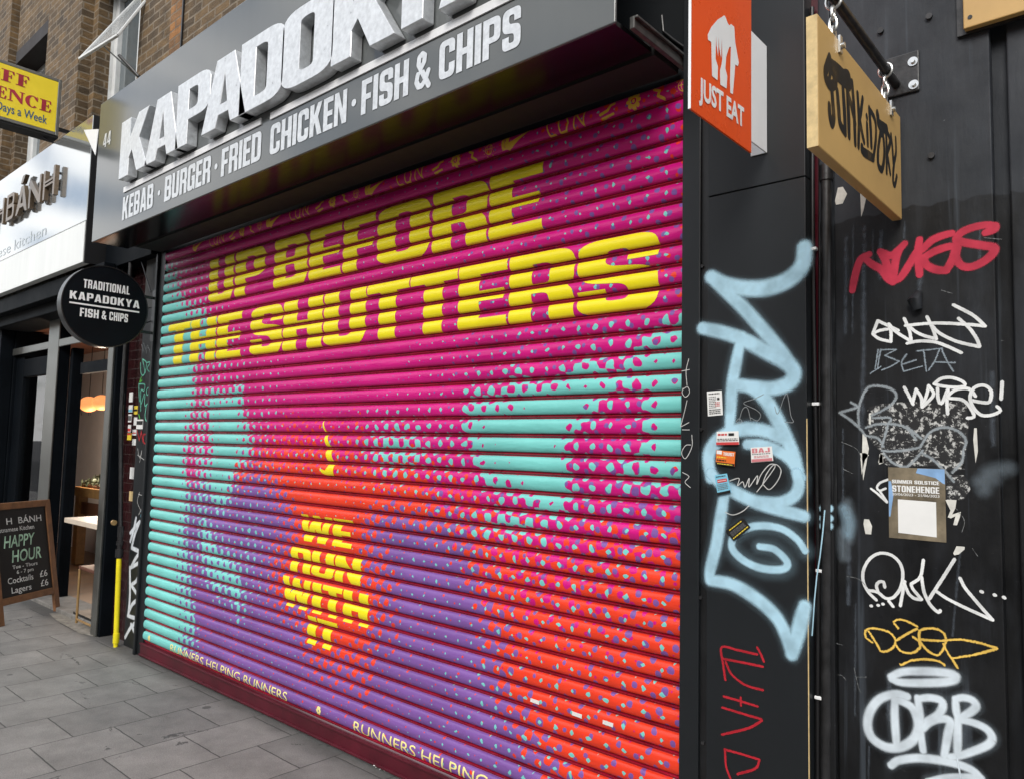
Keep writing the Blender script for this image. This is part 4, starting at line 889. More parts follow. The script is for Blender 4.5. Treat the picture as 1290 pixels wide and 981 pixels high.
house = jpx([(850, 178), (868, 140), (900, 102), (935, 80), (942, 92), (952, 120), (962, 132), (968, 124), (985, 138), (990, 218), (1008, 320), (1004, 338), (990, 330), (985, 400), (978, 480), (965, 474), (963, 420), (966, 300), (968, 240), (960, 240), (944, 290), (940, 350), (950, 388), (946, 452), (914, 432), (912, 360), (920, 330), (924, 300), (922, 200), (918, 300), (908, 240), (906, 190), (903, 290), (895, 230), (893, 185), (890, 300), (902, 340), (900, 410), (872, 388), (868, 215), (852, 205)])
if area(house) < 0: house = house[::-1]
decal([house], jx, 'house_logo', M['signwhite'], js)
def wordx(text, pa, pb, name):                          # pa / pb: pixel corners of the baseline start and end; cap top from third
    (ax, ay), (bx, by), h = pa, pb, .065
    A0, B0 = atX(ax, ay, OX), atX(bx, by, OX)
    plain_text(text, lambda u, v: (OX+.0015, A0.y+(B0.y-A0.y)*u, A0.z+(B0.z-A0.z)*u+v), .062, 0, 0, name, M['signwhite'], js, width=1., bold=.034)
wordx('JUST', (680+806/4.03, 496/4.03), (680+930/4.03, 572/4.03), 'lettering'); wordx('EAT', (680+946/4.03, 586/4.03), (680+1035/4.03, 648/4.03), 'lettering')

# ================================================================== black boarded wall on the right
WY = 0.
WX0, WX1 = atY(1040, 500, WY).x, atY(1262, 500, WY).x
bwall = thing('boarded_wall', 'black painted boarded wall covered in tags and torn poster scraps', 'wall', (-.6, WY, 0))
mb = MB(); mb.box(WX0+.03, WX1-.008, WY, WY+.04, 0, 4.2); mb.build('board', M['oldblack'], bwall, bevel=.004)
mb = MB(); mb.box(WX0-.01, WX0+.026, WY-.014, WY+.04, 0, 4.2); mb.build('batten', M['oldblack'], bwall, bevel=.004)
mb = MB(); mb.box(WX1-.02, 2.2, WY+.042, WY+.09, 0, 4.2); mb.box(WX1+.03, 2.2, WY+.016, WY+.041, 0, 4.2); mb.build('side_board', M['oldblack'], bwall, bevel=.004)
mb = MB(); mb.box(PXR-.02, WX0-.008, WY+.004, WY+.04, 0, 4.2); mb.build('maroon_strip', mat('maroon_gloss', (.06, .003, .009), .3, var=.3), bwall)
mb = MB()
for px, py in ((1110, 40), (1171, 22), (1174, 197)): p = atY(px, py, WY); mb.tube([(p.x, WY-.001, p.z), (p.x, WY-.01, p.z)], .009, 10)
mb.build('bolt', M['bracket'], bwall)
p = atY(1157, 378, WY); mb = MB(); mb.tube([(p.x, WY, p.z+.02), (p.x-.005, WY-.02, p.z-.005), (p.x, WY-.014, p.z-.03)], [.012, .02, .014], 10); mb.build('lump', M['oldblack'], bwall, smooth=True)
C = (1020, 260, 2.726); D = (1020, 570, 2.385)
def pw(c): return pxl(c, WY, *C)
def pd(c): return pxl(c, WY, *D)
U = .0030  # metres per photo pixel on this wall
M['rednugs'] = paint('red_spray', (.56, .022, .06), soft=.4, grain=.10, gscale=400, op=.92)
M['white2'] = paint('white_marker', (.78, .79, .78), soft=.2, grain=.22, gscale=300, op=.97)
M['chalkgrey'] = paint('grey_chalk', (.26, .31, .35), soft=.5, grain=.6, gscale=260, op=.85)
M['ghost'] = paint('thin_pale_spray', (.42, .47, .50), soft=.6, grain=.35, gscale=160, op=.62)
M['ochremark'] = paint('ochre_marker', (.80, .52, .10), soft=.3, grain=.65, gscale=330)
M['orbspray'] = paint('pale_blue_white_spray', (.66, .74, .80), soft=.55, grain=.10, gscale=500, op=.97)
M['orbhaze'] = paint('pale_overspray', (.38, .47, .54), soft=1., grain=.14, gscale=500, op=.22)
def pg(lines, ox, oy, sc): return pxl(lines, WY, ox, oy, sc)
strokes('graffiti', M['rednugs'], bwall, pg([[(85, 590), (108, 470), (150, 350), (215, 312)], [(180, 340), (240, 390), (310, 430), (360, 500), (400, 528)], [(300, 290), (340, 360), (385, 500)], [(300, 290), (380, 322), (440, 280), (490, 230)],
    [(455, 265), (420, 360), (405, 500)], [(405, 520), (460, 490), (520, 400), (575, 300)], [(605, 198), (595, 300), (605, 470)], [(630, 275), (700, 205), (790, 165), (855, 150)], [(640, 335), (720, 290), (820, 255), (890, 250)], [(640, 345), (660, 395), (730, 430), (815, 438)], [(885, 258), (862, 350), (812, 436)],
    [(1190, 90), (1110, 86), (1000, 110), (920, 150), (892, 200), (960, 222), (1090, 243), (1182, 262), (1165, 315), (1080, 380), (985, 412), (920, 390), (888, 330), (900, 262)], [(1192, 90), (1185, 115), (1115, 145)]], 1060, 270, 6.143), offY(WY), .0285)['label'] = 'red spray tag below the hanging wooden sign'
strokes('graffiti', M['white2'], bwall, pg([[(140, 365), (200, 335), (300, 320), (372, 335)], [(372, 335), (300, 300), (186, 246)], [(186, 246), (140, 365)], [(140, 365), (200, 410), (305, 435)], [(305, 435), (305, 350), (285, 275)], [(285, 275), (350, 345), (490, 435)], [(490, 435), (470, 330), (425, 225)], [(450, 280), (520, 340), (600, 380), (715, 410)],
    [(715, 410), (680, 310), (630, 210)], [(660, 270), (720, 340), (800, 390), (920, 440), (1100, 480)], [(1105, 480), (1080, 410), (1010, 310), (915, 225)], [(435, 290), (700, 268), (1000, 280), (1155, 295)], [(1155, 295), (1050, 200), (870, 103)], [(450, 450), (560, 430), (700, 438), (820, 480), (940, 535)]], 1080, 370, 7.167), offY(WY), .0115)['label'] = 'white marker tag above the word BETA'
strokes('graffiti', M['chalkgrey'], bwall, pg([[(190, 505), (162, 680)], [(212, 505), (182, 680)], [(215, 508), (352, 505)], [(352, 505), (250, 560)], [(250, 560), (378, 612)], [(378, 612), (300, 660), (220, 690)], [(445, 550), (402, 620), (418, 702)], [(400, 642), (532, 600)], [(418, 702), (590, 655)], [(540, 520), (770, 495)], [(600, 510), (625, 700)], [(745, 500), (700, 610), (645, 692)], [(762, 500), (812, 610), (870, 702)], [(700, 618), (885, 625)], [(120, 720), (215, 660)]], 1080, 370, 7.167), offY(WY), .0095)['label'] = 'grey chalk letters reading BETA'
K5 = (1050, 470, 5.864)
strokes('graffiti', M['ghost'], bwall, pg([[(190, 390), (185, 280), (215, 170), (260, 105), (340, 95), (430, 120), (465, 170), (430, 230), (350, 280), (280, 310)], [(130, 215), (190, 250)], [(190, 250), (45, 290)], [(45, 290), (120, 340), (190, 400), (230, 450)], [(240, 400), (330, 375), (480, 380), (560, 420), (610, 490)], [(290, 330), (420, 330), (400, 390), (360, 540)], [(360, 570), (430, 575), (540, 565), (640, 545)],
    [(640, 545), (700, 450), (760, 410), (850, 400), (940, 440), (980, 500), (960, 570)], [(370, 590), (440, 660), (530, 690), (590, 650), (660, 570)], [(660, 590), (740, 640), (800, 700), (850, 750), (890, 800)], [(540, 390), (600, 440), (650, 480)], [(240, 460), (330, 480), (370, 540)], [(960, 570), (950, 650), (880, 730)]], *K5), offY(WY), .0150)['label'] = 'faded grey-white spray loops over the torn paper'
strokes('graffiti', M['white2'], bwall, pg([[(525, 105), (560, 170), (590, 230)], [(585, 225), (612, 118)], [(612, 118), (650, 180), (655, 250)], [(655, 250), (690, 160), (705, 92)], [(705, 92), (742, 155), (690, 220), (657, 250)], [(770, 110), (775, 190), (800, 225), (850, 110)], [(850, 110), (840, 200), (845, 300)], [(745, 80), (800, 40), (880, 35), (960, 65), (970, 95), (900, 105), (800, 95), (745, 80)],
    [(1050, 170), (1000, 115), (900, 125), (850, 180), (950, 195), (1010, 250), (1040, 320), (990, 330)], [(1020, 200), (1100, 215), (1155, 210), (1165, 130), (1110, 90), (1040, 110), (1010, 180), (1040, 260), (1100, 310), (1180, 305), (1235, 275), (1210, 245)], [(1248, 65), (1240, 190)]], *K5), offY(WY), .0115, lift=.0026)['label'] = 'white marker tag reading noise!'
strokes('graffiti', M['white2'], bwall, pxl([[(268, 322), (330, 370), (412, 446)], [(420, 240), (350, 270), (322, 310), (345, 340), (400, 320)], [(345, 340), (412, 440)]], WY, 1060, 570, 7.167), offY(WY), .0085)['label'] = 'small white tag left of the poster'
K6 = (1070, 690, 6.143)
strokes('graffiti', M['white2'], bwall, pg([[(210, 400), (150, 340), (110, 260), (110, 170), (160, 80), (240, 38), (330, 55), (395, 120), (415, 210), (395, 310), (340, 380), (280, 385), (220, 340), (150, 325)], [(225, 340), (210, 290), (230, 260), (265, 260), (275, 300)], [(430, 255), (395, 445)], [(425, 270), (460, 350), (510, 390), (560, 395)], [(560, 395), (490, 310), (480, 275)], [(480, 275), (550, 220), (575, 90)],
    [(560, 220), (580, 340), (630, 440), (690, 495), (705, 480)], [(815, 85), (730, 220), (620, 390)], [(670, 330), (760, 390), (900, 460), (1110, 555)], [(1110, 555), (1000, 430), (900, 310), (857, 230)], [(1020, 333), (1030, 338)], [(1122, 358), (1132, 363)], [(1194, 378), (1203, 383)], [(168, 445), (174, 446)], [(222, 440), (228, 441)], [(259, 430), (265, 431)], [(305, 405), (340, 450)]], *K6), offY(WY), .0112)['label'] = 'white marker tag with three trailing dots'
strokes('graffiti', M['ochremark'], bwall, pg([[(180, 730), (130, 690), (125, 640), (160, 620), (230, 625), (310, 650), (355, 700), (345, 760), (290, 795), (245, 795), (220, 750), (150, 640)], [(380, 620), (345, 570), (390, 550), (460, 570), (525, 605)], [(525, 620), (450, 660), (360, 715)], [(355, 740), (400, 795), (480, 810), (545, 770), (540, 720), (495, 685)], [(540, 700), (545, 640), (600, 620), (680, 625), (740, 670), (740, 750), (690, 825), (620, 800), (560, 740), (540, 700)],
    [(560, 705), (700, 715), (850, 705), (1000, 730), (1140, 770)], [(1145, 775), (1000, 815), (900, 835), (800, 850)], [(730, 740), (770, 820), (800, 860), (838, 925)], [(395, 895), (410, 900), (480, 868), (600, 858), (700, 876), (738, 905)]], *K6), offY(WY), .0112)['label'] = 'ochre marker tag below the white one'
K7 = (1070, 830, 6.45)
orb = pg([[(340, 140), (430, 102), (560, 95), (700, 100), (840, 120), (862, 152), (790, 180), (600, 190), (420, 185), (345, 158)], [(470, 300), (380, 280), (250, 320), (170, 420), (150, 540), (190, 640), (300, 710), (420, 710), (520, 650), (560, 560), (550, 470), (510, 390), (430, 340), (370, 330)], [(370, 330), (370, 480), (385, 700)], [(555, 310), (575, 450), (580, 600), (600, 740)], [(560, 320), (650, 310), (740, 330), (760, 380), (720, 450), (630, 500)], [(600, 560), (650, 510), (740, 480), (820, 505), (800, 620), (772, 780)],
    [(862, 330), (870, 420), (885, 480)], [(862, 320), (930, 310), (1000, 330), (1030, 380), (980, 430), (890, 480)], [(882, 490), (880, 620), (880, 770)], [(890, 490), (1000, 510), (1110, 560), (1160, 630), (1130, 690), (1020, 740), (900, 780), (820, 790)], [(340, 860), (400, 820), (550, 800), (720, 815), (880, 850), (1000, 900), (1070, 965)], [(640, 990), (800, 960), (1000, 955), (1070, 962)]], *K7)
strokes('graffiti', M['orbspray'], bwall, orb, offY(WY), [.032, .034, .030, .028, .029, .030, .027, .028, .029, .028, .031, .026], lift=.0016)['label'] = 'pale blue-white sprayed letters ORB with a halo'
strokes('overspray', M['orbhaze'], bwall, orb, offY(WY), .056, lift=.0010)
strokes('graffiti', M['orbspray'], bwall, pg([[(875, 790), (890, 870), (906, 965)]], *K7), offY(WY), .0065, lift=.0022)['label'] = 'thin drip under the sprayed letters'
strokes('overspray', M['orbhaze'], bwall, pg([[(1110, 860), (1150, 740), (1290, 700)], [(1080, 800), (1180, 780)]], *K5), offY(WY), .075, lift=.0010)
strokes('overspray', M['orbhaze'], bwall, pxl([[(255, 500), (268, 590), (262, 680)], [(230, 640), (240, 760)]], WY, 1000, 500, 3.777), offY(WY), .06, lift=.0010)
strokes('graffiti', M['sprayblue'], bwall, pxl([[(140, 530), (172, 528)], [(140, 575), (172, 575)], [(140, 612), (170, 612)]], WY-.014, 1000, 500, 3.777), offY(WY-.014), .036)['label'] = 'light blue spray patch on the batten'
M['bluemid'] = paint('light_blue_spray_blur', (.30, .45, .55), soft=1., grain=.15, gscale=400, op=.6)
strokes('graffiti', M['bluemid'], bwall, pxl([[(240, 530), (262, 590), (258, 650)]], WY, 1000, 500, 3.777), offY(WY), .062, lift=.0016)['label'] = 'light blue spray blur on the wall beside the batten'
M['dripgrey'] = paint('old_grey_drip', (.075, .09, .11), soft=1., grain=.5, gscale=60, op=.75)
def ph(l): return [[(q.x, q.z) for q in (atY(a, b, WY) for a, b in ln)] for ln in l]
strokes('paint_drip', M['dripgrey'], bwall, ph([[(1089, 285), (1088, 360), (1088, 470)], [(1087, 470), (1086, 540)], [(1066, 300), (1065, 420)], [(1250, 470), (1251, 560)], [(1110, 292), (1109, 350)], [(1160, 348), (1158, 366)], [(1070, 640), (1069, 760)], [(1120, 860), (1119, 905)]]), offY(WY), .030, lift=.0006)
strokes('paint_drip', M['dripgrey'], bwall, ph([[(1075, 285), (1074, 420)], [(1100, 290), (1099, 330)], [(1140, 280), (1139, 300)], [(1210, 690), (1200, 800)], [(1235, 280), (1234, 330)], [(1078, 760), (1077, 900)], [(1062, 540), (1062, 700)], [(1095, 940), (1094, 980)]]), offY(WY), .014, lift=.0006)
M['scratch'] = paint('pale_scratch', (.22, .23, .23), soft=.6, grain=.8, gscale=120, op=.8)
strokes('scratches', M['scratch'], bwall, ph([[(1067, 725), (1082, 729), (1092, 738)], [(1048, 849), (1060, 850), (1066, 856)], [(1076, 840), (1082, 866), (1086, 872)], [(1078, 852), (1092, 852)], [(1041, 806), (1062, 812)], [(1060, 556), (1080, 566), (1088, 585)], [(1186, 366), (1200, 370)], [(1240, 300), (1262, 302)], [(1225, 690), (1232, 700)], [(1250, 930), (1256, 936)], [(1062, 590), (1074, 596)], [(1205, 640), (1215, 655), (1212, 670)]]), offY(WY), .004)
# torn poster scraps
def patch(name, pts, m, lift, ox, oy, s):
    cs = [[(p.x, p.z) for p in (atY(ox+a/s, oy+b/s, WY) for a, b in pts)]]
    cs = [c if area(c) > 0 else c[::-1] for c in cs]; return decal(cs, onY(WY-lift), name, m, bwall)
patch('torn_paper', [(200, 690), (240, 678), (330, 670), (420, 674), (535, 668), (548, 740), (538, 830), (520, 905), (470, 912), (462, 890), (272, 892), (255, 880), (240, 840), (205, 800), (196, 740)], M['residue'], .0006, *C)
patch('torn_paper', [(1040, 190), (1100, 200), (1150, 250), (1165, 330), (1120, 400), (1050, 470), (940, 420), (940, 200)], M['residue'], .0008, 1060, 570, 7.167)
for f in ([(170, 2), (215, 0), (250, 20), (215, 60), (200, 120), (185, 200), (178, 110)], [(355, 0), (372, 20), (380, 90), (345, 108), (332, 90)], [(208, 590), (250, 600), (278, 660), (270, 735), (222, 752), (200, 640)], [(940, 425), (985, 415), (1040, 425), (1030, 500), (1000, 555), (1080, 530), (1070, 580), (1045, 650), (1000, 700), (1010, 650), (1030, 570), (990, 590), (960, 580), (985, 520)], [(1010, 905), (1040, 840), (1120, 790), (1112, 870), (1060, 915), (1020, 922)]):
    patch('paper_scrap', f, M['flake'], .0011, 1060, 570, 7.167)
for f in ([(182, 780), (190, 770), (204, 830), (192, 900), (184, 940), (180, 860)], [(204, 710), (212, 708), (210, 750), (203, 745)], [(240, 850), (250, 845), (252, 880), (238, 885)], [(566, 750), (574, 760), (578, 840), (570, 880), (562, 800)]): patch('paper_scrap', f, M['flake'], .0011, *C)
for f in ([(268, 830), (280, 775), (300, 770), (318, 800), (300, 840), (278, 865)], [(372, 790), (385, 775), (396, 820), (385, 870), (376, 895)]): patch('plaster_chip', f, M['flake'], .0011, 970, 0, 3.27)
# poster
pz = [atY(a, b, WY) for a, b in ((1119, 589), (1190.5, 589), (1191, 682), (1119, 677))]
po = thing('poster', 'small festival poster reading SUMMER SOLSTICE STONEHENGE pasted on the black wall', 'poster', (pz[0].x, WY, pz[3].z))
px0, px1, pz0_, pz1_ = pz[0].x, pz[1].x, (pz[2].z+pz[3].z)/2, (pz[0].z+pz[1].z)/2
def pf(u, v, o=0.): return (px0+(px1-px0)*u, WY-.0016-o, pz0_+(pz1_-pz0_)*v)
mb = MB(); mb.box(px0, px1, WY-.0016, WY-.0014, pz0_, pz1_); mb.build('sheet', M['rock'], po)
decal([[(.50, .93), (.62, .91), (.84, .87), (.96, .80), (.995, .79), (.995, .995), (.53, .995)]], lambda u, v: pf(u, v, .0004), 'sky_print', M['sky_print'], po)
decal([[(.005, .3), (.03, .3), (.09, .6), (.05, .8), (.005, .8)]], lambda u, v: pf(u, v, .0004), 'sky_print', M['sky_print'], po)
decal(layout('SUMMER', .07, .43, .775, .825)+layout('SOLSTICE', .47, .90, .775, .825), lambda u, v: pf(u, v, .0008), 'lettering', M['paper'], po)
decal(layout('STONEHENGE', .07, .90, .655, .745), lambda u, v: pf(u, v, .0008), 'lettering', M['paper'], po)
plain_text('20/06/2023 - 21/06/2023', lambda u, v: pf(u, v, .0008), .035, .07, .605, 'lettering', M['paper'], po, width=.83, bold=.01)
mb = MB(); mb.add([pf(.17, .08, .0008), pf(.84, .06, .0008), pf(.84, .54, .0008), pf(.17, .55, .0008)], [(0, 1, 2, 3)]); mb.build('blank_panel', M['paper'], po)

# cables and conduit in the corner
def vtube(name, label, cat, pts, r, y, m):
    t = thing(name, label, cat, atY(*pts[-1], y)); mb = MB(); mb.tube([atY(a, b, y) for a, b in pts], r, 12); mb.build('run', m, t, smooth=True); return t
cn = vtube('conduit', 'thick black conduit pipe in the corner beside the boarded wall', 'pipe', [(1041, 215), (1041, 420), (1041, 700), (1040.5, 1060)], .017, -.008, M['pipeblack'])
p = atY(1041, 228, -.008); mb = MB(); mb.tube([p, p+Vector((0, 0, .05))], .021, 12); mb.build('collar', M['pipeblack'], cn, smooth=True)
ca1 = vtube('cable', 'black cable clipped up the corner left of the conduit', 'cable', [(1023, 10), (1023.5, 200), (1024, 315), (1025, 400), (1027, 509), (1029, 600), (1031, 719), (1030, 880), (1030, 1060)], .007, -.012, M['cable'])
for px, py in ((1023.5, 314), (1027, 509), (1032, 719), (1030.5, 879)):
    p = atY(px, py, -.02); mb = MB(); mb.box(p.x-.011, p.x+.011, -.022, -.002, p.z-.004, p.z+.006); mb.build('clip', M['signwhite'], ca1, bevel=.002)
vtube('cable', 'second thinner black cable running beside the clipped one, up to the conduit', 'cable', [(1033, 10), (1033, 300), (1032.5, 520), (1034.5, 640), (1034, 800), (1034, 1060)], .005, -.004, M['cable'])
vtube('cable', 'thin loose wire splashed light blue, dangling across the conduit', 'cable', [(1039, 642), (1036.5, 670), (1033, 700), (1029, 725), (1026, 755), (1023, 800)], .002, -.03, mat('blue_splashed_wire', LB, .5))

# ================================================================== hanging wooden sign
HX = -.589; ht = .027
hs = thing('hanging_sign', 'thick plywood hanging sign reading JUNKIDORY in black on an iron bar', 'sign', (HX, 0, 2.7))
hy0, hy1 = -.712, -.014; hz0, hz1 = 2.25, 2.566
mb = MB(); mb.box(HX-ht, HX, hy0, hy1, hz0, hz1); mb.build('board', M['ply'], hs, bevel=.003)
mb = MB(); mb.box(HX-ht+.001, HX-.001, hy0-.0015, hy0-.0002, hz0+.001, hz1-.001); mb.build('board_edge', M['plyedge'], hs)
hb0 = Vector((HX-.012, WY-.012, atY(1140, 105, WY).z)); mb = MB(); mb.tube([hb0, hb0+Vector((0, -.85, .012))], .013, 14); br = mb.build('bar', M['bracket'], hs, smooth=True)
q0, q1 = atY(1110, 75, WY), atY(1160, 122, WY); zmid = atY(1135, 98, WY).z
mb = MB(); mb.box(atY(1111, 98, WY).x, atY(1159, 98, WY).x, WY-.009, WY-.001, zmid-.058, zmid+.068); pt = mb.build('wall_plate', M['bracket'], hs, bevel=.004)
mb = MB()
for px, py in ((1150, 78), (1151, 107), (1118, 88)):
    p = atY(px, py, WY-.01); mb.tube([(p.x, WY-.009, p.z), (p.x, WY-.0125, p.z)], .014, 16); mb.tube([(p.x, WY-.0125, p.z), (p.x, WY-.02, p.z)], .007, 6)
mb.build('bolt', M['chrome'], pt)
def chain_link(mb, c, h, w, r, ax):
    pts = []
    for k in range(17):
        t = 2*math.pi*k/16; d = Vector((math.cos(t)*w, 0, math.sin(t)*h)) if ax == 0 else Vector((0, math.cos(t)*w, math.sin(t)*h)); pts.append(Vector(c)+d)
    mb.tube(pts, r, 8, cap=False)
for yy in (-.565, -.12):
    mb = MB(); xm = HX-ht/2; zt = hb0.z
    chain_link(mb, (xm, yy, hz1+.012), .026, .013, .0045, 1); mb.tube([(xm-.028, yy, hz1-.02), (xm+.028, yy, hz1-.02)], .005, 8)
    mb.box(HX+.0005, HX+.006, yy-.009, yy+.009, hz1-.035, hz1+.008); mb.tube([(HX+.006, yy, hz1-.018), (HX+.014, yy, hz1-.018)], .008, 10)
    z = hz1+.045; k = 0
    while z < zt-.012: chain_link(mb, (xm, yy, z), .019, .009, .0035, k % 2); z += .028; k += 1
    chain_link(mb, (HX-.012, yy, zt-.002), .021, .018, .004, 0)
    mb.build('chain', M['chrome'], hs, smooth=True)
def hpx(lines):
    r = []
    for l in lines: r.append([(p.y, p.z) for p in (atX(970+a/3.27, b/3.27, HX) for a, b in l)])
    return r
M['signblack'] = paint('black_brush_lettering', (.006, .006, .006), soft=.05, grain=.06, gscale=60)
def hps(lines): return [[(p.y, p.z) for p in (atX(1025+a/5.45, 60+b/5.45, HX) for a, b in l)] for l in lines]
hf = lambda u, v, o: (HX+o, u, v)
strokes('lettering', M['signblack'], hs, hps([[(108, 70), (90, 130), (80, 170), (86, 220), (115, 262), (150, 245), (138, 205)], [(118, 145), (108, 200), (104, 232)], [(120, 135), (160, 170), (200, 208), (238, 245)], [(205, 190), (238, 205), (232, 262)],
    [(122, 270), (130, 380), (136, 480), (124, 525), (110, 470), (106, 400)], [(160, 300), (170, 420), (180, 520), (215, 590)], [(200, 290), (210, 440), (216, 590)], [(230, 300), (238, 460), (242, 610)], [(262, 240), (275, 420), (284, 660)], [(240, 330), (262, 420), (284, 520)], [(300, 320), (310, 500), (306, 680)], [(335, 350), (322, 450), (312, 500)], [(315, 490), (330, 580), (345, 650)],
    [(365, 525), (370, 670)], [(362, 470), (365, 484)], [(380, 420), (390, 560), (395, 680)], [(380, 420), (420, 500), (426, 620), (410, 755)], [(330, 685), (338, 715), (408, 762)], [(456, 595), (442, 700), (442, 800), (468, 838), (484, 740), (476, 610), (456, 595)], [(437, 460), (450, 530), (500, 562)], [(495, 560), (500, 700), (500, 860)], [(500, 575), (524, 640), (506, 720)], [(505, 735), (525, 868)], [(530, 600), (540, 700), (546, 800)], [(562, 625), (564, 720), (550, 800), (544, 915), (556, 945), (570, 885)]]), hf,
    [1.4*q for q in [.02, .012, .034, .024, .018, .018, .018, .018, .017, .016, .016, .014, .015, .014, .013, .016, .014, .019, .015, .024, .014, .014, .013, .013, .013]], lift=.0008)
# second wooden sign, top right corner
ws = thing('wooden_sign', 'pale plywood board fixed at the top right corner of the black wall', 'sign', (-.3, WY, 2.79))
wx0 = atY(1214, 36, WY-.03).x; wz = atY(1214, 38, WY-.03).z
mb = MB(); mb.box(wx0, wx0+1.2, WY-.035, WY-.012, wz, wz+.4); mb.build('board', M['ply'], ws, bevel=.003)
mb = MB(); mb.box(wx0-.02, wx0+1.2, WY-.0115, WY-.002, wz-.006, wz+.4); mb.build('backing', M['bracket'], ws)
p = atY(1222, 22, WY-.035); mb = MB(); mb.tube([(p.x, WY-.0345, p.z), (p.x, WY-.037, p.z)], .006, 10); mb.build('screw', M['bracket'], ws)

# ================================================================== left side: pilaster, tiled pier, pipe
GY = .03
gx0, gx1 = atY(166, 640, GY).x, -5.702
gp = thing('graffiti_pilaster', 'narrow black pilaster left of the shutter with green and white tags', 'pilaster', ((gx0+gx1)/2, GY, 0))
mb = MB(); mb.box(gx0, gx1-.001, GY, GY+.2, 0, 2.55); mb.build('board', M['slate'], gp, bevel=.004)
mb = MB(); mb.box(gx0+.01, gx1-.001, GY-.004, GY+.2, 2.552, 3.0); mb.build('upper_board', mat('grey_render', (.06, .06, .058), .7, var=.3), gp)
M['greenpen'] = paint('mint_marker', (.16, .58, .42), soft=.3, grain=.2)
Gk = (150, 430, 7.55)
strokes('graffiti', M['greenpen'], gp, pxl([[(205, 205), (208, 290), (225, 325), (245, 290), (225, 170)], [(225, 170), (262, 205), (250, 300)], [(262, 205), (300, 200), (270, 260), (300, 300)], [(290, 220), (318, 140), (308, 305)], [(190, 405), (192, 500), (196, 570)], [(190, 405), (245, 410), (238, 470), (210, 470), (208, 660)], [(215, 590), (245, 500), (248, 610), (290, 570)], [(295, 480), (270, 510), (262, 470), (280, 440), (296, 470)], [(262, 600), (250, 720), (290, 800)]], GY, *Gk), offY(GY), .013)['label'] = 'mint green marker tags'
M['limepen'] = paint('lime_marker', (.12, .6, .06), soft=.3, grain=.3)
strokes('graffiti', M['limepen'], gp, pxl([[(215, 340), (200, 385), (222, 370)], [(190, 690), (200, 730)], [(300, 730), (310, 760)], [(290, 850), (282, 920), (300, 940), (310, 880), (292, 850)], [(308, 960), (300, 1080), (310, 1130)]], GY, *Gk), offY(GY), .014, lift=.0022)['label'] = 'lime green marker dabs'
M['redpen'] = paint('red_blot', (.35, .015, .02), soft=.4, grain=.3)
strokes('graffiti', M['redpen'], gp, pxl([[(175, 845), (195, 940)], [(195, 940), (215, 850)], [(215, 850), (230, 950)], [(260, 880), (235, 890), (240, 960), (270, 965)]], GY, *Gk), offY(GY), .02, lift=.0022)['label'] = 'red letters beside the small stickers'
M['whitespray'] = paint('white_spray', (.62, .66, .70), soft=.45, grain=.2)
strokes('graffiti', M['whitespray'], gp, pxl([[(188, 335), (178, 385), (162, 440)], [(162, 402), (205, 350)], [(205, 350), (182, 410), (168, 470)], [(168, 470), (206, 488)], [(206, 488), (180, 530), (165, 560)], [(165, 560), (205, 540), (212, 570), (190, 620), (165, 640)], [(165, 640), (205, 700)], [(205, 700), (170, 730), (150, 780)], [(150, 780), (190, 800), (160, 840), (138, 880)], [(165, 820), (195, 888)], [(160, 560), (160, 690), (152, 780)]], GY, 120, 560, 3.633), offY(GY), .044, lift=.0024)['label'] = 'large white spray tag near the ground'
strokes('graffiti', M['whitepen'], gp, pxl([[(195, 15), (205, 60), (215, 25), (205, 80)], [(195, 45), (228, 70)], [(205, 215), (195, 260), (215, 300), (225, 240), (200, 225)], [(200, 320), (215, 290)]], GY, 120, 560, 3.633), offY(GY), .006, lift=.0028)['label'] = 'small thin white scribbles'
strokes('graffiti', M['greypen'], gp, pxl([[(215, 30), (240, 100)], [(225, 110), (235, 20), (260, 90)], [(262, 120), (275, 40), (300, 110)], [(280, 60), (300, 90)]], GY, *Gk), offY(GY), .007, lift=.0028)['label'] = 'faint grey scribble at the top'
tx0, tx1 = atY(153, 640, .08).x, gx0-.003
tp = thing('tiled_pier', 'narrow pier of dark maroon glazed tiles beside the black pipe', 'pier', ((tx0+tx1)/2, .08, 0))
mb = MB(); mb.box(tx0-.25, tx1, .08, .3, 0, 3.2); mb.build('tiling', M['tile'], tp)
def small_sticker(label, px0_, py0_, px1_, py1_, y, face, band=None, group='small stickers left of the shutter', lift=.0024):
    a, b = atY(px0_, py0_, y), atY(px1_, py1_, y); t = thing('sticker', label, 'sticker', ((a.x+b.x)/2, y, b.z), group)
    mb = MB(); mb.box(a.x, b.x, y-lift-.0008, y-lift+.0034, b.z, a.z); mb.build('backing', M[face], t)
    if band:
        m, v0, v1 = band; mb = MB(); h = a.z-b.z; mb.box(a.x+.002, b.x-.002, y-lift-.0016, y-lift-.001, b.z+h*v0, b.z+h*v1); mb.build('print_bar', M[m], t)
K2 = 7.55
def s2(l, a, b, c, d, y, f, band=None): small_sticker(l, 150+a/K2, 430+b/K2, 150+c/K2, 430+d/K2, y, f, band)
s2('white paper scrap stuck highest on the tiled pier', 103, 485, 130, 575, .08, 'paper')
s2('white sticker with a blue lower half on the tiled pier', 97, 605, 130, 672, .08, 'paper', ('bluepaper', .05, .4))
s2('round-looking yellow sticker on the tiled pier', 148, 612, 176, 690, .08, 'yellowpaper', ('blackpaper', .35, .6))
s2('grey printed sticker below the blue and white one', 93, 690, 118, 765, .08, 'paper', ('greytext', .2, .8))
s2('blank white sticker below the yellow one', 145, 720, 172, 795, .08, 'paper')
s2('red topped white sticker on the tiled pier', 90, 790, 112, 860, .08, 'paper', ('redpaper', .1, .5))
s2('yellow sticker with a red top on the tiled pier', 83, 870, 118, 935, .08, 'yellowpaper', ('redpaper', .75, .98))
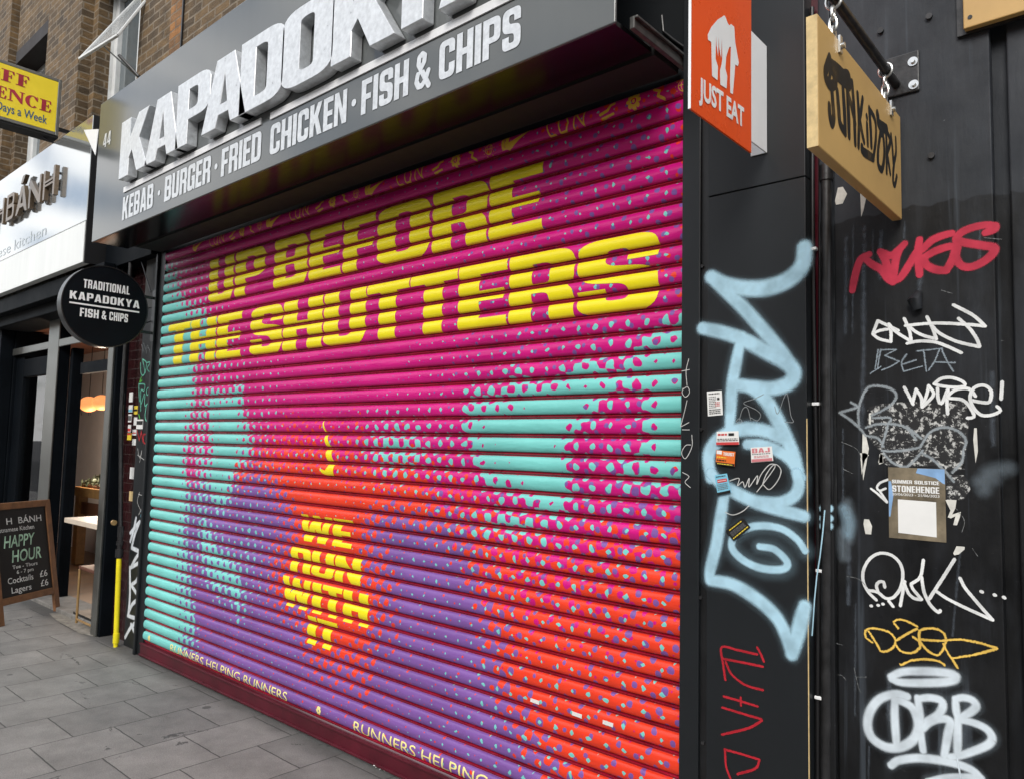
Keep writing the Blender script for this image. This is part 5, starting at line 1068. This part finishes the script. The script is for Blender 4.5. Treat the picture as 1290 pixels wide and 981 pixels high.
s2('white sticker with a red stripe on the tiled pier', 132, 835, 165, 890, .08, 'paper', ('redpaper', .3, .5))
s2('plain white sticker lowest in the upper cluster on the tiled pier', 130, 925, 160, 985, .08, 'paper')
s2('white sticker with a black figure on the pilaster', 172, 740, 226, 830, GY, 'paper', ('blackpaper', .45, .85))
s2('tall white sticker at the right edge of the pilaster', 296, 602, 326, 715, GY, 'paper', ('greytext', .3, .7))
s2('pink and white sticker at the right edge of the pilaster', 290, 778, 330, 842, GY, 'paper', ('pinkpaper', .2, .75))
s2('small white and blue sticker at the right edge of the pilaster', 314, 850, 342, 912, GY, 'paper', ('bluepaper', .1, .5))
small_sticker('white torn sticker halfway down the tiled pier', 164.5, 588, 168.5, 603, .08, 'paper')
small_sticker('blue and black little sticker on the lower pilaster', 178, 643, 183, 652, GY, 'bluepaper', ('blackpaper', .5, .9))
small_sticker('faded yellowish sticker low on the tiled pier', 163.5, 618, 167.5, 631, .08, 'plyedge')
# drain pipe
pyv = -.03; px_top = atY(159, 345, pyv).x; pxb = atY(150, 703, pyv)
dp = thing('drain_pipe', 'black iron drain pipe with a bright yellow painted lower length', 'pipe', (pxb.x, pyv, 0))
zy = atY(150.5, 703, pyv).z; xb, xm = atY(146.5, 800, pyv).x, pxb.x
mb = MB(); mb.tube([(xb, pyv, .02), (xm, pyv, zy)], .018, 16); mb.tube([(xb, pyv, .0), (xb, pyv, .03)], .016, 12); mb.tube([(xb, pyv, .03), (xb, pyv, .10)], .022, 16); mb.build('lower_pipe', M['pipeyellow'], dp, smooth=True)
xt = atY(156, 470, pyv).x
mb = MB(); mb.tube([(xm, pyv, zy), (xm, pyv, zy+.16)], .018, 16); mb.tube([(xm, pyv, zy+.01), (xm, pyv, zy+.07)], .028, 16); mb.tube([(xm, pyv, zy+.10), (xm, pyv, zy+.13)], .025, 16)
mb.tube([(xm, pyv, zy+.16), (xm, pyv, zy+.24)], .022, 16); mb.build('joint', M['pipeblack'], dp, smooth=True)
mb = MB(); mb.tube([(xm, pyv, zy+.2), (xt, pyv, 1.75), (xt+.0, pyv, 3.2)], .015, 16); mb.build('upper_pipe', M['pipeblack'], dp, smooth=True)
mb = MB(); mb.tube([(xm-.02, pyv-.05, zy+.27), (xm-.0, pyv-.05, zy+.27)], .02, 12); mb.build('tap', M['brass'], dp)

# ================================================================== round hanging sign
RX = -5.6; rc = Vector((RX, -.388, 2.463)); rr = .287
rn = thing('round_sign', 'round black hanging sign reading TRADITIONAL KAPADOKYA FISH & CHIPS', 'sign', (RX, 0, 2.463))
mb = MB(); n = 64
ring = lambda x, r: [(x, rc.y+r*math.cos(2*math.pi*k/n), rc.z+r*math.sin(2*math.pi*k/n)) for k in range(n)]
mb.v = ring(RX, rr-.006)+ring(RX-.07, rr-.006); mb.f = [tuple(range(n)), tuple(range(2*n-1, n-1, -1))]+[(k, (k+1) % n, n+(k+1) % n, n+k) for k in range(n)]
mb.build('disc', M['navy'], rn)
mb = MB(); mb.v = ring(RX+.003, rr)+ring(RX-.073, rr)+ring(RX-.073, rr-.007)+ring(RX+.003, rr-.007)
mb.f = [(j*n+k, j*n+(k+1) % n, ((j+1) % 4)*n+(k+1) % n, ((j+1) % 4)*n+k) for j in range(4) for k in range(n)]; mb.build('rim', mat('brushed_black_rim', (.03, .031, .033), .3, metal=.6), rn, smooth=True)
def rf(u, v): return (RX+.0016, rc.y+u, rc.z+v)
decal(layout('TRADITIONAL', -.155, .150, .108, .168, gap=.1), rf, 'lettering', M['white'], rn)
decal(layout('KAPADOKYA', -.235, .225, .02, .075, gap=.1), rf, 'lettering', M['white'], rn)
decal([[(-.235, -.012), (.225, -.012), (.225, -.001), (-.235, -.001)]], rf, 'underline', M['white'], rn)
decal(layout('FISH', -.165, -.045, -.092, -.033, gap=.1)+layout('&', -.026, .006, -.092, -.033)+layout('CHIPS', .025, .15, -.092, -.033, gap=.1), rf, 'lettering', M['white'], rn)
mb = MB()
for z in (rc.z+.12, rc.z-.14): mb.tube([(RX-.035, rc.y+math.sqrt(rr*rr-(z-rc.z)**2)-.01, z), (RX-.035, -.0455, z)], .011, 10)
mb.box(RX-.06, RX-.01, -.0505, -.0455, rc.z-.2, rc.z+.18); mb.build('arm', M['bracket'], rn)
mb = MB(); p0 = atY(177, 326, -.01); mb.tube([p0, atY(183, 345, -.01), atY(190, 368, -.03)], .005, 8); mb.tube([atY(192, 395, -.03), atY(190, 405, -.05), atY(184, 407, -.1)], .004, 8); mb.build('wire', M['cable'], rn)

# ================================================================== neighbouring restaurant
NY = -.2; nx1 = -6.66; nx0 = -12.5
nf = thing('restaurant_fascia', 'polished steel fascia with raised wooden letters over a white light box', 'shop sign', (-8.5, NY, 2.97))
mb = MB(); mb.box(nx0, nx1, NY, NY+.06, 3.322, 4.215); mb.box(nx0, nx1, NY+.062, .15, 4.19, 4.213); mb.build('panel', M['steel_fascia'], nf, bevel=.003)
mb = MB(); mb.box(nx0, nx1-.012, NY-.004, NY+.06, 2.975, 3.316); mb.build('light_box', M['lightbox'], nf, bevel=.004)
mb = MB(); mb.box(nx0, nx1-.03, NY+.03, NY+.075, 2.98, 4.18); mb.box(nx1-.011, nx1+.012, NY+.004, .1, 2.97, 4.215); mb.build('frame', M['rubber'], nf)
mb = MB(); mb.box(nx1+.05, FX0+.04, -.05, .15, 2.93, 4.4); mb.build('gap_board', M['navy'], nf)
gy = NY-.05
def place_letter(cs_fn, pa, pb, zlo, zhi, ch):
    a, b = col_at(pa, zlo, gy), col_at(pb, zlo, gy); cs = cs_fn(ch, a, b, zlo, zhi)
    o = solid(cs, onY(gy), (0, .035, 0), 'letter', M['letterwood'], nf); mb = MB()
    for x in (a+.03, b-.03): mb.tube([(x, gy+.03, zlo+.06), (x, NY, zlo+.06)], .012, 8); mb.tube([(x, gy+.03, zhi-.06), (x, NY, zhi-.06)], .012, 8)
    mb.build('standoff', M['bracket'], nf)
M['letterwood'] = mat('bronze_wood_letter', (.16, .115, .075), .35, metal=.4, var=.3, scale=30)
def thin(ch, a, b, z0, z1):
    w, h, s = b-a, z1-z0, .045; X = lambda u: a+u*w; Zz = lambda v: z0+v*h
    if ch == 'H': return [[(X(0), Zz(0)), (X(0)+s, Zz(0)), (X(0)+s, Zz(.42)), (X(1)-s, Zz(.42)), (X(1)-s, Zz(0)), (X(1), Zz(0)), (X(1), Zz(1)), (X(1)-s, Zz(1)), (X(1)-s, Zz(.62)), (X(0)+s, Zz(.62)), (X(0)+s, Zz(1)), (X(0), Zz(1))], [(X(0)+s, Zz(.49)), (X(0)+s, Zz(.55)), (X(1)-s, Zz(.55)), (X(1)-s, Zz(.49))]]
    if ch == 'N': return [[(X(0), Zz(0)), (X(0)+s, Zz(0)), (X(0)+s, Zz(.7)), (X(1)-s, Zz(0)), (X(1), Zz(0)), (X(1), Zz(1)), (X(1)-s, Zz(1)), (X(1)-s, Zz(.3)), (X(0)+s, Zz(1)), (X(0), Zz(1))]]
    if ch == 'A': return [[(X(0), Zz(0)), (X(0)+s*1.1, Zz(0)), (X(.34), Zz(.22)), (X(.66), Zz(.22)), (X(1)-s*1.1, Zz(0)), (X(1), Zz(0)), (X(.62), Zz(1)), (X(.38), Zz(1))], [(X(.40), Zz(.36)), (X(.5), Zz(.78)), (X(.60), Zz(.36))]]
    return [rounded([(X(0), Zz(0)), (X(1), Zz(0), .09), (X(1), Zz(.5), .06), (X(.86), Zz(.53), .02), (X(.95), Zz(.57), .06), (X(.95), Zz(1), .09), (X(0), Zz(1))]), rounded([(X(0)+s, Zz(.12)), (X(0)+s, Zz(.46)), (X(1)-s, Zz(.46), .04), (X(1)-s, Zz(.12), .04)]), rounded([(X(0)+s, Zz(.6)), (X(0)+s, Zz(.88)), (X(.95)-s, Zz(.88), .04), (X(.95)-s, Zz(.6), .04)])]
ZL0, ZL1 = atY(60, 249, gy).z, atY(60, 214, gy).z
for ch, pa, pb in (('H', -16, 3.5), ('B', 7, 16.5), ('A', 19, 33.5), ('N', 35, 50), ('H', 53, 67.5)): place_letter(thin, pa, pb, ZL0, ZL1, ch)
a_ = col_at(26, ZL1, gy); solid([[(a_, ZL1+.03), (a_+.06, ZL1+.03), (a_+.13, ZL1+.10), (a_+.05, ZL1+.10)]], onY(gy), (0, .035, 0), 'letter', M['letterwood'], nf)
plain_text('Vietnamese kitchen', onY(NY-.002), .11, col_at(58, 3.36, NY)-2.55, 3.365, 'lettering', mat('etched_grey', (.33, .355, .36), .2, metal=.75), nf, width=2.55)
fp = atY(112, 166, NY-.06); mb = MB(); A1, B1, C1 = atY(105.5, 164, -.30), atY(124, 163, -.30), atY(120, 196, -.30)
mb.add([A1, B1, C1, A1+Vector((0, .004, 0)), B1+Vector((0, .004, 0)), C1+Vector((0, .004, 0))], [(0, 1, 2), (5, 4, 3), (0, 3, 4, 1), (1, 4, 5, 2), (2, 5, 3, 0)])
tag(mb.build('loose_flashing', M['signwhite']), 'white bent sheet scrap sticking out between the two fascia signs', 'scrap')

rf_ = thing('restaurant_shopfront', 'blue-black restaurant shopfront with aluminium mullions and an open bay', 'shopfront', (-8, .1, 0))
SY = .18
def X_(px, py=600, y=SY): return atY(px, py, y).x
mx0, mx1 = X_(49, 600, SY-.05), X_(62, 600, SY-.05); ztr = 2.42
c0, c1 = atY(123.5, 640, -.03).x, atY(130, 640, -.03).x
mb = MB(); mb.box(c0, c1, -.03, -.012, 0, 2.95); mb.build('corner_post', M['silver'], rf_, bevel=.004)
mb = MB(); mb.box(c0, c1+.03, -.0115, .35, 0, 2.96); mb.build('side_panel', M['navy'], rf_, bevel=.004)
mb = MB(); mb.box(mx0, mx1, SY-.05, SY-.036, 0, 2.75); mb.build('mullion', M['silver'], rf_, bevel=.004)
mb = MB(); mb.box(mx0+.004, mx1-.004, SY-.0355, SY+.06, 0, 2.75); mb.build('mullion_back', M['navy'], rf_)
mb = MB(); mb.box(-9.6, mx0-.003, SY-.048, SY-.03, ztr, ztr+.075); mb.box(mx1+.003, c0-.005, SY-.048, SY-.03, ztr, ztr+.075); mb.build('transom', M['silver'], rf_, bevel=.005)
mb = MB(); mb.box(-13, c1, -.05, .3, 2.70, 2.95); mb.box(-13, c1, -.14, -.055, 2.80, 2.95); mb.box(-13, -9.6, SY-.03, SY+.3, 0, 2.7); mb.box(-13, -9.62, .02, SY-.031, 0, 2.7); mb.build('header', M['navy'], rf_, bevel=.006)
xd0, xd1 = mx1+.004, X_(87, 600, SY+.085)
mb = MB(); mb.box(xd0, xd0+.16, SY+.06, SY+.13, .02, ztr-.01); mb.box(xd0+.161, xd1, SY+.03, SY+.085, .02, ztr-.01); mb.build('folded_door', M['navy'], rf_, bevel=.006)
# left bay: door frame with glass
mb = MB(); mb.box(-9.6, -9.35, SY, SY+.07, .02, ztr-.01); mb.box(mx0-.14, mx0-.004, SY, SY+.07, .02, ztr-.01); mb.box(-9.349, mx0-.141, SY, SY+.07, 2.18, ztr-.05); mb.box(-9.349, mx0-.141, SY, SY+.07, .02, .25); mb.build('door', M['navy'], rf_, bevel=.005)
mb = MB(); mb.box(-9.345, mx0-.145, SY+.03, SY+.038, .255, 2.175); mb.build('door_pane', M['glass'], rf_)
mb = MB(); mb.box(xd1+.3, c0-.05, SY+.02, SY+.07, atY(111, 469, SY).z, atY(111, 455, SY).z); mb.build('rail', M['navy'], rf_)
mb = MB(); mb.box(-9.6, c0, SY-.12, SY+.16, -.05, .035); mb.build('threshold', mat('worn_grey_step', (.2, .19, .175), .8, var=.3, scale=14, bump=.3), rf_, bevel=.008)
# room
IY = 1.55
mb = MB(); mb.box(-14, -6.0, IY, IY+.1, 0, 3.0); mb.build('back_wall', M['wallin'], rf_)
mb = MB(); mb.box(-14.1, -14, SY, IY, 0, 3.); mb.box(c1-.02, c1+.1, .36, IY, 0, 3.); mb.build('room_wall', M['woodin'], rf_)
mb = MB(); mb.box(-14, -6.0, .32, IY, 2.72, 2.8); mb.build('ceiling', M['woodin'], rf_)
mb = MB(); mb.box(-14, c1, SY+.165, IY, -.02, .025); mb.build('room_floor', M['floorin'], rf_)
pA, pB = atY(45, 518, IY-.003), atY(116, 519, IY-.003)
for ch, px in (('B', 46), ('A', 56), ('N', 102), ('H', 113)): plain_text(ch, onY(IY-.003), .10, atY(px, 519, IY).x-.04, atY(px, 523, IY).z, 'wall_lettering', M['greytext'], rf_)
plain_text('kitchen', onY(IY-.003), .05, atY(50, 529, IY).x, atY(50, 531, IY).z, 'wall_lettering', M['greytext'], rf_)
mb = MB(); mb.box(c1-.32, c1-.24, SY+.2, SY+.26, .03, 2.7); mb.build('timber_post', M['woodin'], rf_)
strokes('graffiti', paint('cyan_scratch', (.15, .42, .52), soft=.3, grain=.4), rf_, [[(.03+a/1000., v) for a, v in l] for l in [[(60, 1.30), (80, 1.22), (50, 1.12), (90, 1.08), (60, .98), (85, .9)], [(40, 1.25), (100, 1.2)], [(45, 1.1), (95, 1.02)], [(70, 1.32), (72, .88)]]], lambda u, v, o: (c1+.03+o, u, v), .008)['label'] = 'cyan and grey scratched tag on the side panel'
# lanterns, table, counter, chair
def lantern(px, py, y, r, label):
    c = atY(px, py, y); t = thing('paper_lantern', label, 'lamp', (c.x, y, c.z), 'lit lanterns in the restaurant'); mb = MB(); n, mm = 28, 20
    for j in range(mm+1):
        th = math.pi*(.06+.88*j/mm); rr_ = r*math.sin(th)*(1.0-.012*(j % 2))
        mb.v += [(c.x+rr_*math.cos(2*math.pi*k/n), c.y+rr_*math.sin(2*math.pi*k/n), c.z+.86*r*math.cos(th)) for k in range(n)]
    for j in range(mm):
        for k in range(n): mb.f.append((j*n+k, j*n+(k+1) % n, (j+1)*n+(k+1) % n, (j+1)*n+k))
    mb.build('shade', M['lamp'], t, smooth=True)
    ld = bpy.data.lights.new('lantern_bulb', 'POINT'); ld.energy = 11; ld.color = (1, .80, .62); ld.shadow_soft_size = .1; lo = bpy.data.objects.new('lantern_bulb', ld); COL.objects.link(lo); lo.parent = t; lo.location = (0, .1, -.6)
    mb = MB(); mb.tube([(c.x, c.y, c.z+.8*r), (c.x, c.y, 2.72)], .004, 6); mb.build('flex', M['cable'], t)
lantern(112, 509, .95, .105, 'glowing orange paper lantern, left of the two in the restaurant'); lantern(128, 507, 1.05, .105, 'glowing orange paper lantern half hidden behind the aluminium post')
p = atY(80.5, 653, .34); tz = p.z; tb = thing('cafe_table', 'small pale topped table standing in the open restaurant bay', 'table', (p.x+.3, .18, 0))
tx = atY(81, 653, .0).x; tz = atY(81, 653, .0).z
mb = MB(); mb.box(tx, tx+.75, .0, .36, tz-.03, tz+.012); mb.build('table_top', M['paletop'], tb, bevel=.004)
mb = MB(); mb.box(tx+.3, tx+.36, .16, .22, .04, tz-.03); mb.box(tx+.12, tx+.54, .08, .30, .0355, .055); mb.build('pedestal', M['black'], tb)
p = atY(93, 614, 1.0); ct = thing('timber_counter', 'tall honey coloured timber counter further inside the restaurant', 'counter', (p.x+.4, 1.1, 0))
mb = MB(); mb.box(p.x, p.x+1.3, 1.0, 1.5, p.z-.09, p.z+.02); mb.build('counter_top', M['pine'], ct, bevel=.004)
mb = MB(); mb.box(p.x+.01, p.x+.14, 1.02, 1.12, .03, p.z-.092); mb.build('leg', M['pine'], ct, bevel=.004)
mb = MB(); mb.box(p.x+.16, p.x+1.28, 1.04, 1.08, p.z-.30, p.z-.16); mb.build('apron', M['woodin'], ct)
mb = MB(); mb.box(p.x+.45, p.x+.8, 1.2, 1.45, p.z+.021, p.z+.2); bx = mb.build('timber_box', M['pine']); tag(bx, 'small honey timber box standing on the counter', 'box')
pln = thing('potted_herbs', 'low grey-green herb plant lying along the timber counter', 'plant', (p.x+.5, 1.1, p.z+.021)); mb = MB()
for i in range(240):
    u = random.random(); c = Vector((p.x+.12+u*.75, 1.03+random.random()*.14, p.z+.03+random.random()*(.05+.16*u))); d = Vector((random.gauss(0, 1), random.gauss(0, 1), random.gauss(.2, 1))).normalized()*.035; e = d.cross(Vector((random.gauss(0, 1), random.gauss(0, 1), 1))).normalized()*.012
    mb.poly([c-d, c+e, c+d, c-e])
mb.build('foliage', M['leaf'], pln)
mb = MB(); mb.box(p.x+.1, p.x+.9, 1.04, 1.17, p.z+.021, p.z+.05); mb.build('trough', M['woodin'], pln)
# chair: brass frame, brown seat
q = atZ(93, 786, .036); chx, chy, cz, cw, cdp = q.x-.10, q.y+.04, .46, .36, .34
ch = thing('cafe_chair', 'cafe chair with thin brass legs and a brown seat at the pale table', 'chair', (chx, chy, 0.036))
mb = MB(); mb.box(chx, chx+cw, chy, chy+cdp, cz, cz+.03); mb.build('seat', M['seatbrown'], ch, bevel=.01)
for dx, dy in ((.01, .01), (cw-.01, .01), (.01, cdp-.01), (cw-.01, cdp-.01)):
    mb = MB(); mb.tube([(chx+dx, chy+dy, .026), (chx+dx, chy+dy, cz)], .010, 8); mb.build('leg', M['brass'], ch)
for dy in (.01, cdp-.01): mb = MB(); mb.tube([(chx+.01, chy+dy, .055), (chx+cw-.01, chy+dy, .055)], .009, 8); mb.build('stretcher', M['brass'], ch)
mb = MB(); e = chx+cw-.01; mb.tube([(e, chy+.01, cz), (e+.03, chy+.01, cz+.26), (e+.05, chy+.04, cz+.37), (e+.055, chy+cdp/2, cz+.39), (e+.05, chy+cdp-.04, cz+.37), (e+.03, chy+cdp-.01, cz+.26), (e, chy+cdp-.01, cz)], .012, 8); mb.build('backrest', M['black'], ch)

# ================================================================== chalkboard A-board on the pavement
bd = Vector((-.53, .848, 0)).normalized(); bn = Vector((.848, .53, 0))
foot = atZ(75, 768, 0); 
ab = thing('chalkboard_sign', 'timber framed A-board chalkboard advertising happy hour on the pavement', 'A-board', (foot.x, foot.y, 0))
HH = 1.0; lean = bn*(-.19)*1.0
def af(u, v, o=0.):                                      # u from right edge leftwards (towards the street), v up the face
    return foot - bd*u + Vector((0, 0, v)) + lean*(v/HH)*1.0 + bn*(o)
AW, AH = .66, .98
def slab(u0, u1, v0, v1, o0, o1):
    vs = [af(u, v, o) for o in (o0, o1) for u, v in ((u0, v0), (u1, v0), (u1, v1), (u0, v1))]
    return vs, [(0,1,2,3),(7,6,5,4),(0,4,5,1),(1,5,6,2),(2,6,7,3),(3,7,4,0)]
mb = MB(); mb.add(*slab(.056, AW-.056, .21, AH-.056, -.012, .0)); mb.build('board', M['chalkboard'], ab)
mb = MB()
for s in ((0, .055, 0, AH), (AW-.055, AW, 0, AH), (.056, AW-.056, AH-.055, AH), (.056, AW-.056, .155, .209)): mb.add(*slab(*s, -.018, .012))
mb.build('frame', M['frameoak'], ab, bevel=.004)
for u in (.09, AW-.13):
    mb = MB(); a = af(u, .93, -.03); g = foot-bd*u-bn*.62+Vector((0, 0, 0)); mb.bar(a, Vector((g.x, g.y, 0.005)), .045, .03); mb.build('rear_leg', M['frameoak'], ab, bevel=.003)
def chalk(t, h, u_right, v, m='chalk', w=None, bold=.008, shear=0.):
    o = plain_text(t, lambda u, vv: af(AW-u, vv, .0015), h, AW-u_right-(w or 0), v, 'writing', M[m], ab, width=w, bold=bold, shear=shear); return o
chalk('H  BÁNH', .055, .11, .80, w=.38); chalk('Vietnamese Kitchen', .038, .20, .74, w=.42)
chalk('HAPPY', .100, .20, .61, 'chalkgreen', w=.34, bold=.014, shear=.25); chalk('HOUR', .100, .15, .485, 'chalkgreen', w=.32, bold=.014, shear=.2)
chalk('Tue - Thurs', .03, .20, .43, w=.27); chalk('6 - 7 pm', .03, .25, .385, w=.18)
chalk('Cocktails', .05, .26, .315, w=.27); chalk('£6', .055, .10, .32, w=.085)
chalk('Lagers', .05, .29, .235, w=.21); chalk('£6', .055, .10, .24, w=.085)

# ================================================================== yellow off-licence sign
YX = -7.6
ye = atX(78, 110, YX).y; yz1 = atX(77, 101, YX).z; yz0 = atX(74, 172, YX).z
yl = thing('off_licence_sign', 'yellow projecting light box reading OFF LICENCE in red serif letters', 'sign', (YX, ye, yz0))
L_ = 1.15
mb = MB(); mb.box(YX-.16, YX-.002, ye-L_+.03, ye-.03, yz0+.03, yz1-.03); mb.build('face', M['signyellow'], yl)
mb = MB(); mb.box(YX-.17, YX, ye-.029, ye, yz0, yz1); mb.box(YX-.17, YX, ye-L_, ye-.0295, yz1-.029, yz1); mb.box(YX-.17, YX, ye-L_, ye-.0295, yz0, yz0+.029); mb.build('frame', M['silver'], yl, bevel=.004)
mb = MB(); mb.box(YX-.172, YX-.01, ye-L_, ye+.002, yz0-.02, yz0-.001); mb.build('underside', M['soot'], yl)
mb = MB(); mb.bar((YX-.1, ye, yz0+.1), (YX-.1, BY, yz0+.1), .03); mb.bar((YX-.08, ye-.1, yz0-.02), (YX-.05, BY, yz0-.18), .012); mb.build('bracket', M['black'], yl)
M_ = M['signred']
def serif_glyph(c):
    t, k = .26, .07                                        # stem, serif thickness
    if c in 'EF':
        p = [(0, 0), (.66 if c == 'E' else .5, 0)]
        p += [(.70, .30), (.63, .30), (.56, k), (.12+t, k)] if c == 'E' else [(.5, k), (.12+t, k)]
        p += [(.12+t, .47), (.48, .47), (.48, .34), (.55, .34), (.55, .68), (.48, .68), (.48, .55), (.12+t, .55), (.12+t, 1-k), (.55, 1-k), (.62, .72), (.69, .72), (.66, 1), (0, 1), (0, 1-k), (.12, 1-k), (.12, k), (0, k)]
        return .76, [p]
    if c == 'I': return .56, [[(0, 0), (.5, 0), (.5, k), (.12+t, k), (.12+t, 1-k), (.5, 1-k), (.5, 1), (0, 1), (0, 1-k), (.12, 1-k), (.12, k), (0, k)]]
    if c == 'L': return .72, [[(0, 0), (.66, 0), (.70, .34), (.62, .34), (.54, k), (.12+t, k), (.12+t, 1-k), (.5, 1-k), (.5, 1), (0, 1), (0, 1-k), (.12, 1-k), (.12, k), (0, k)]]
    if c == 'N': return .98, [[(0, 0), (.3, 0), (.3, k), (.2, k), (.2, .78), (.74, 0), (.84, 0), (.84, 1-k), (.94, 1-k), (.94, 1), (.64, 1), (.64, 1-k), (.74, 1-k), (.74, .42), (.34, 1), (0, 1), (0, 1-k), (.1, 1-k), (.1, k), (0, k)]]
    e = lambda rx, rz, a0, a1, n: [(.42+rx*math.cos(a0+(a1-a0)*i/n), .5+rz*math.sin(a0+(a1-a0)*i/n)) for i in range(n+1)]
    if c == 'O': return .90, [e(.42, .52, 0, 2*math.pi, 28)[:-1], e(.16, .45, 2*math.pi, 0, 28)[:-1]]
    return .84, [e(.42, .52, .75, 2*math.pi-.85, 22)+e(.17, .45, 2*math.pi-.75, .7, 18)+[(.66, .62), (.73, .62), (.73, 1), (.66, 1)]]
def serif(text, y_right, z, h, w):
    tot = sum(serif_glyph(c)[0] for c in text); k = w/tot; u = y_right-w; cs = []
    for c in text:
        gw, g = serif_glyph(c)
        for q in g:
            q = [(u+x*k, z+y*h) for x, y in q]; cs.append(q)
        u += gw*k
    return decal(cs, lambda a, b: (YX+.0002, a, b), 'lettering', M_, yl)
H_ = yz1-yz0
serif('OFF', ye-.25, yz0+H_*.66, H_*.20, .36); serif('LICENCE', ye-.065, yz0+H_*.36, H_*.20, .74)
plain_text('Open 7 Days a Week', lambda u, v: (YX+.0002, u, v), H_*.15, ye-.10-.64, yz0+H_*.15, 'lettering', M['signblue'], yl, width=.64, bold=.008)

# litter
p = atZ(482, 969, 0); mb = MB(); 
for i in range(9):
    c = p+Vector((random.uniform(-.04, .06), random.uniform(-.02, .02), .006+random.random()*.012)); d = Vector((random.uniform(-.02, .02), random.uniform(-.015, .015), random.uniform(-.004, .008))); e = Vector((random.uniform(-.012, .012), .012, .004)); mb.poly([c-d-e*.5, c+d-e, c+d+e, c-d+e*.6])
tag(mb.build('litter', M['paper']), 'scrap of crumpled white tissue on the paving beside the shutter', 'litter')
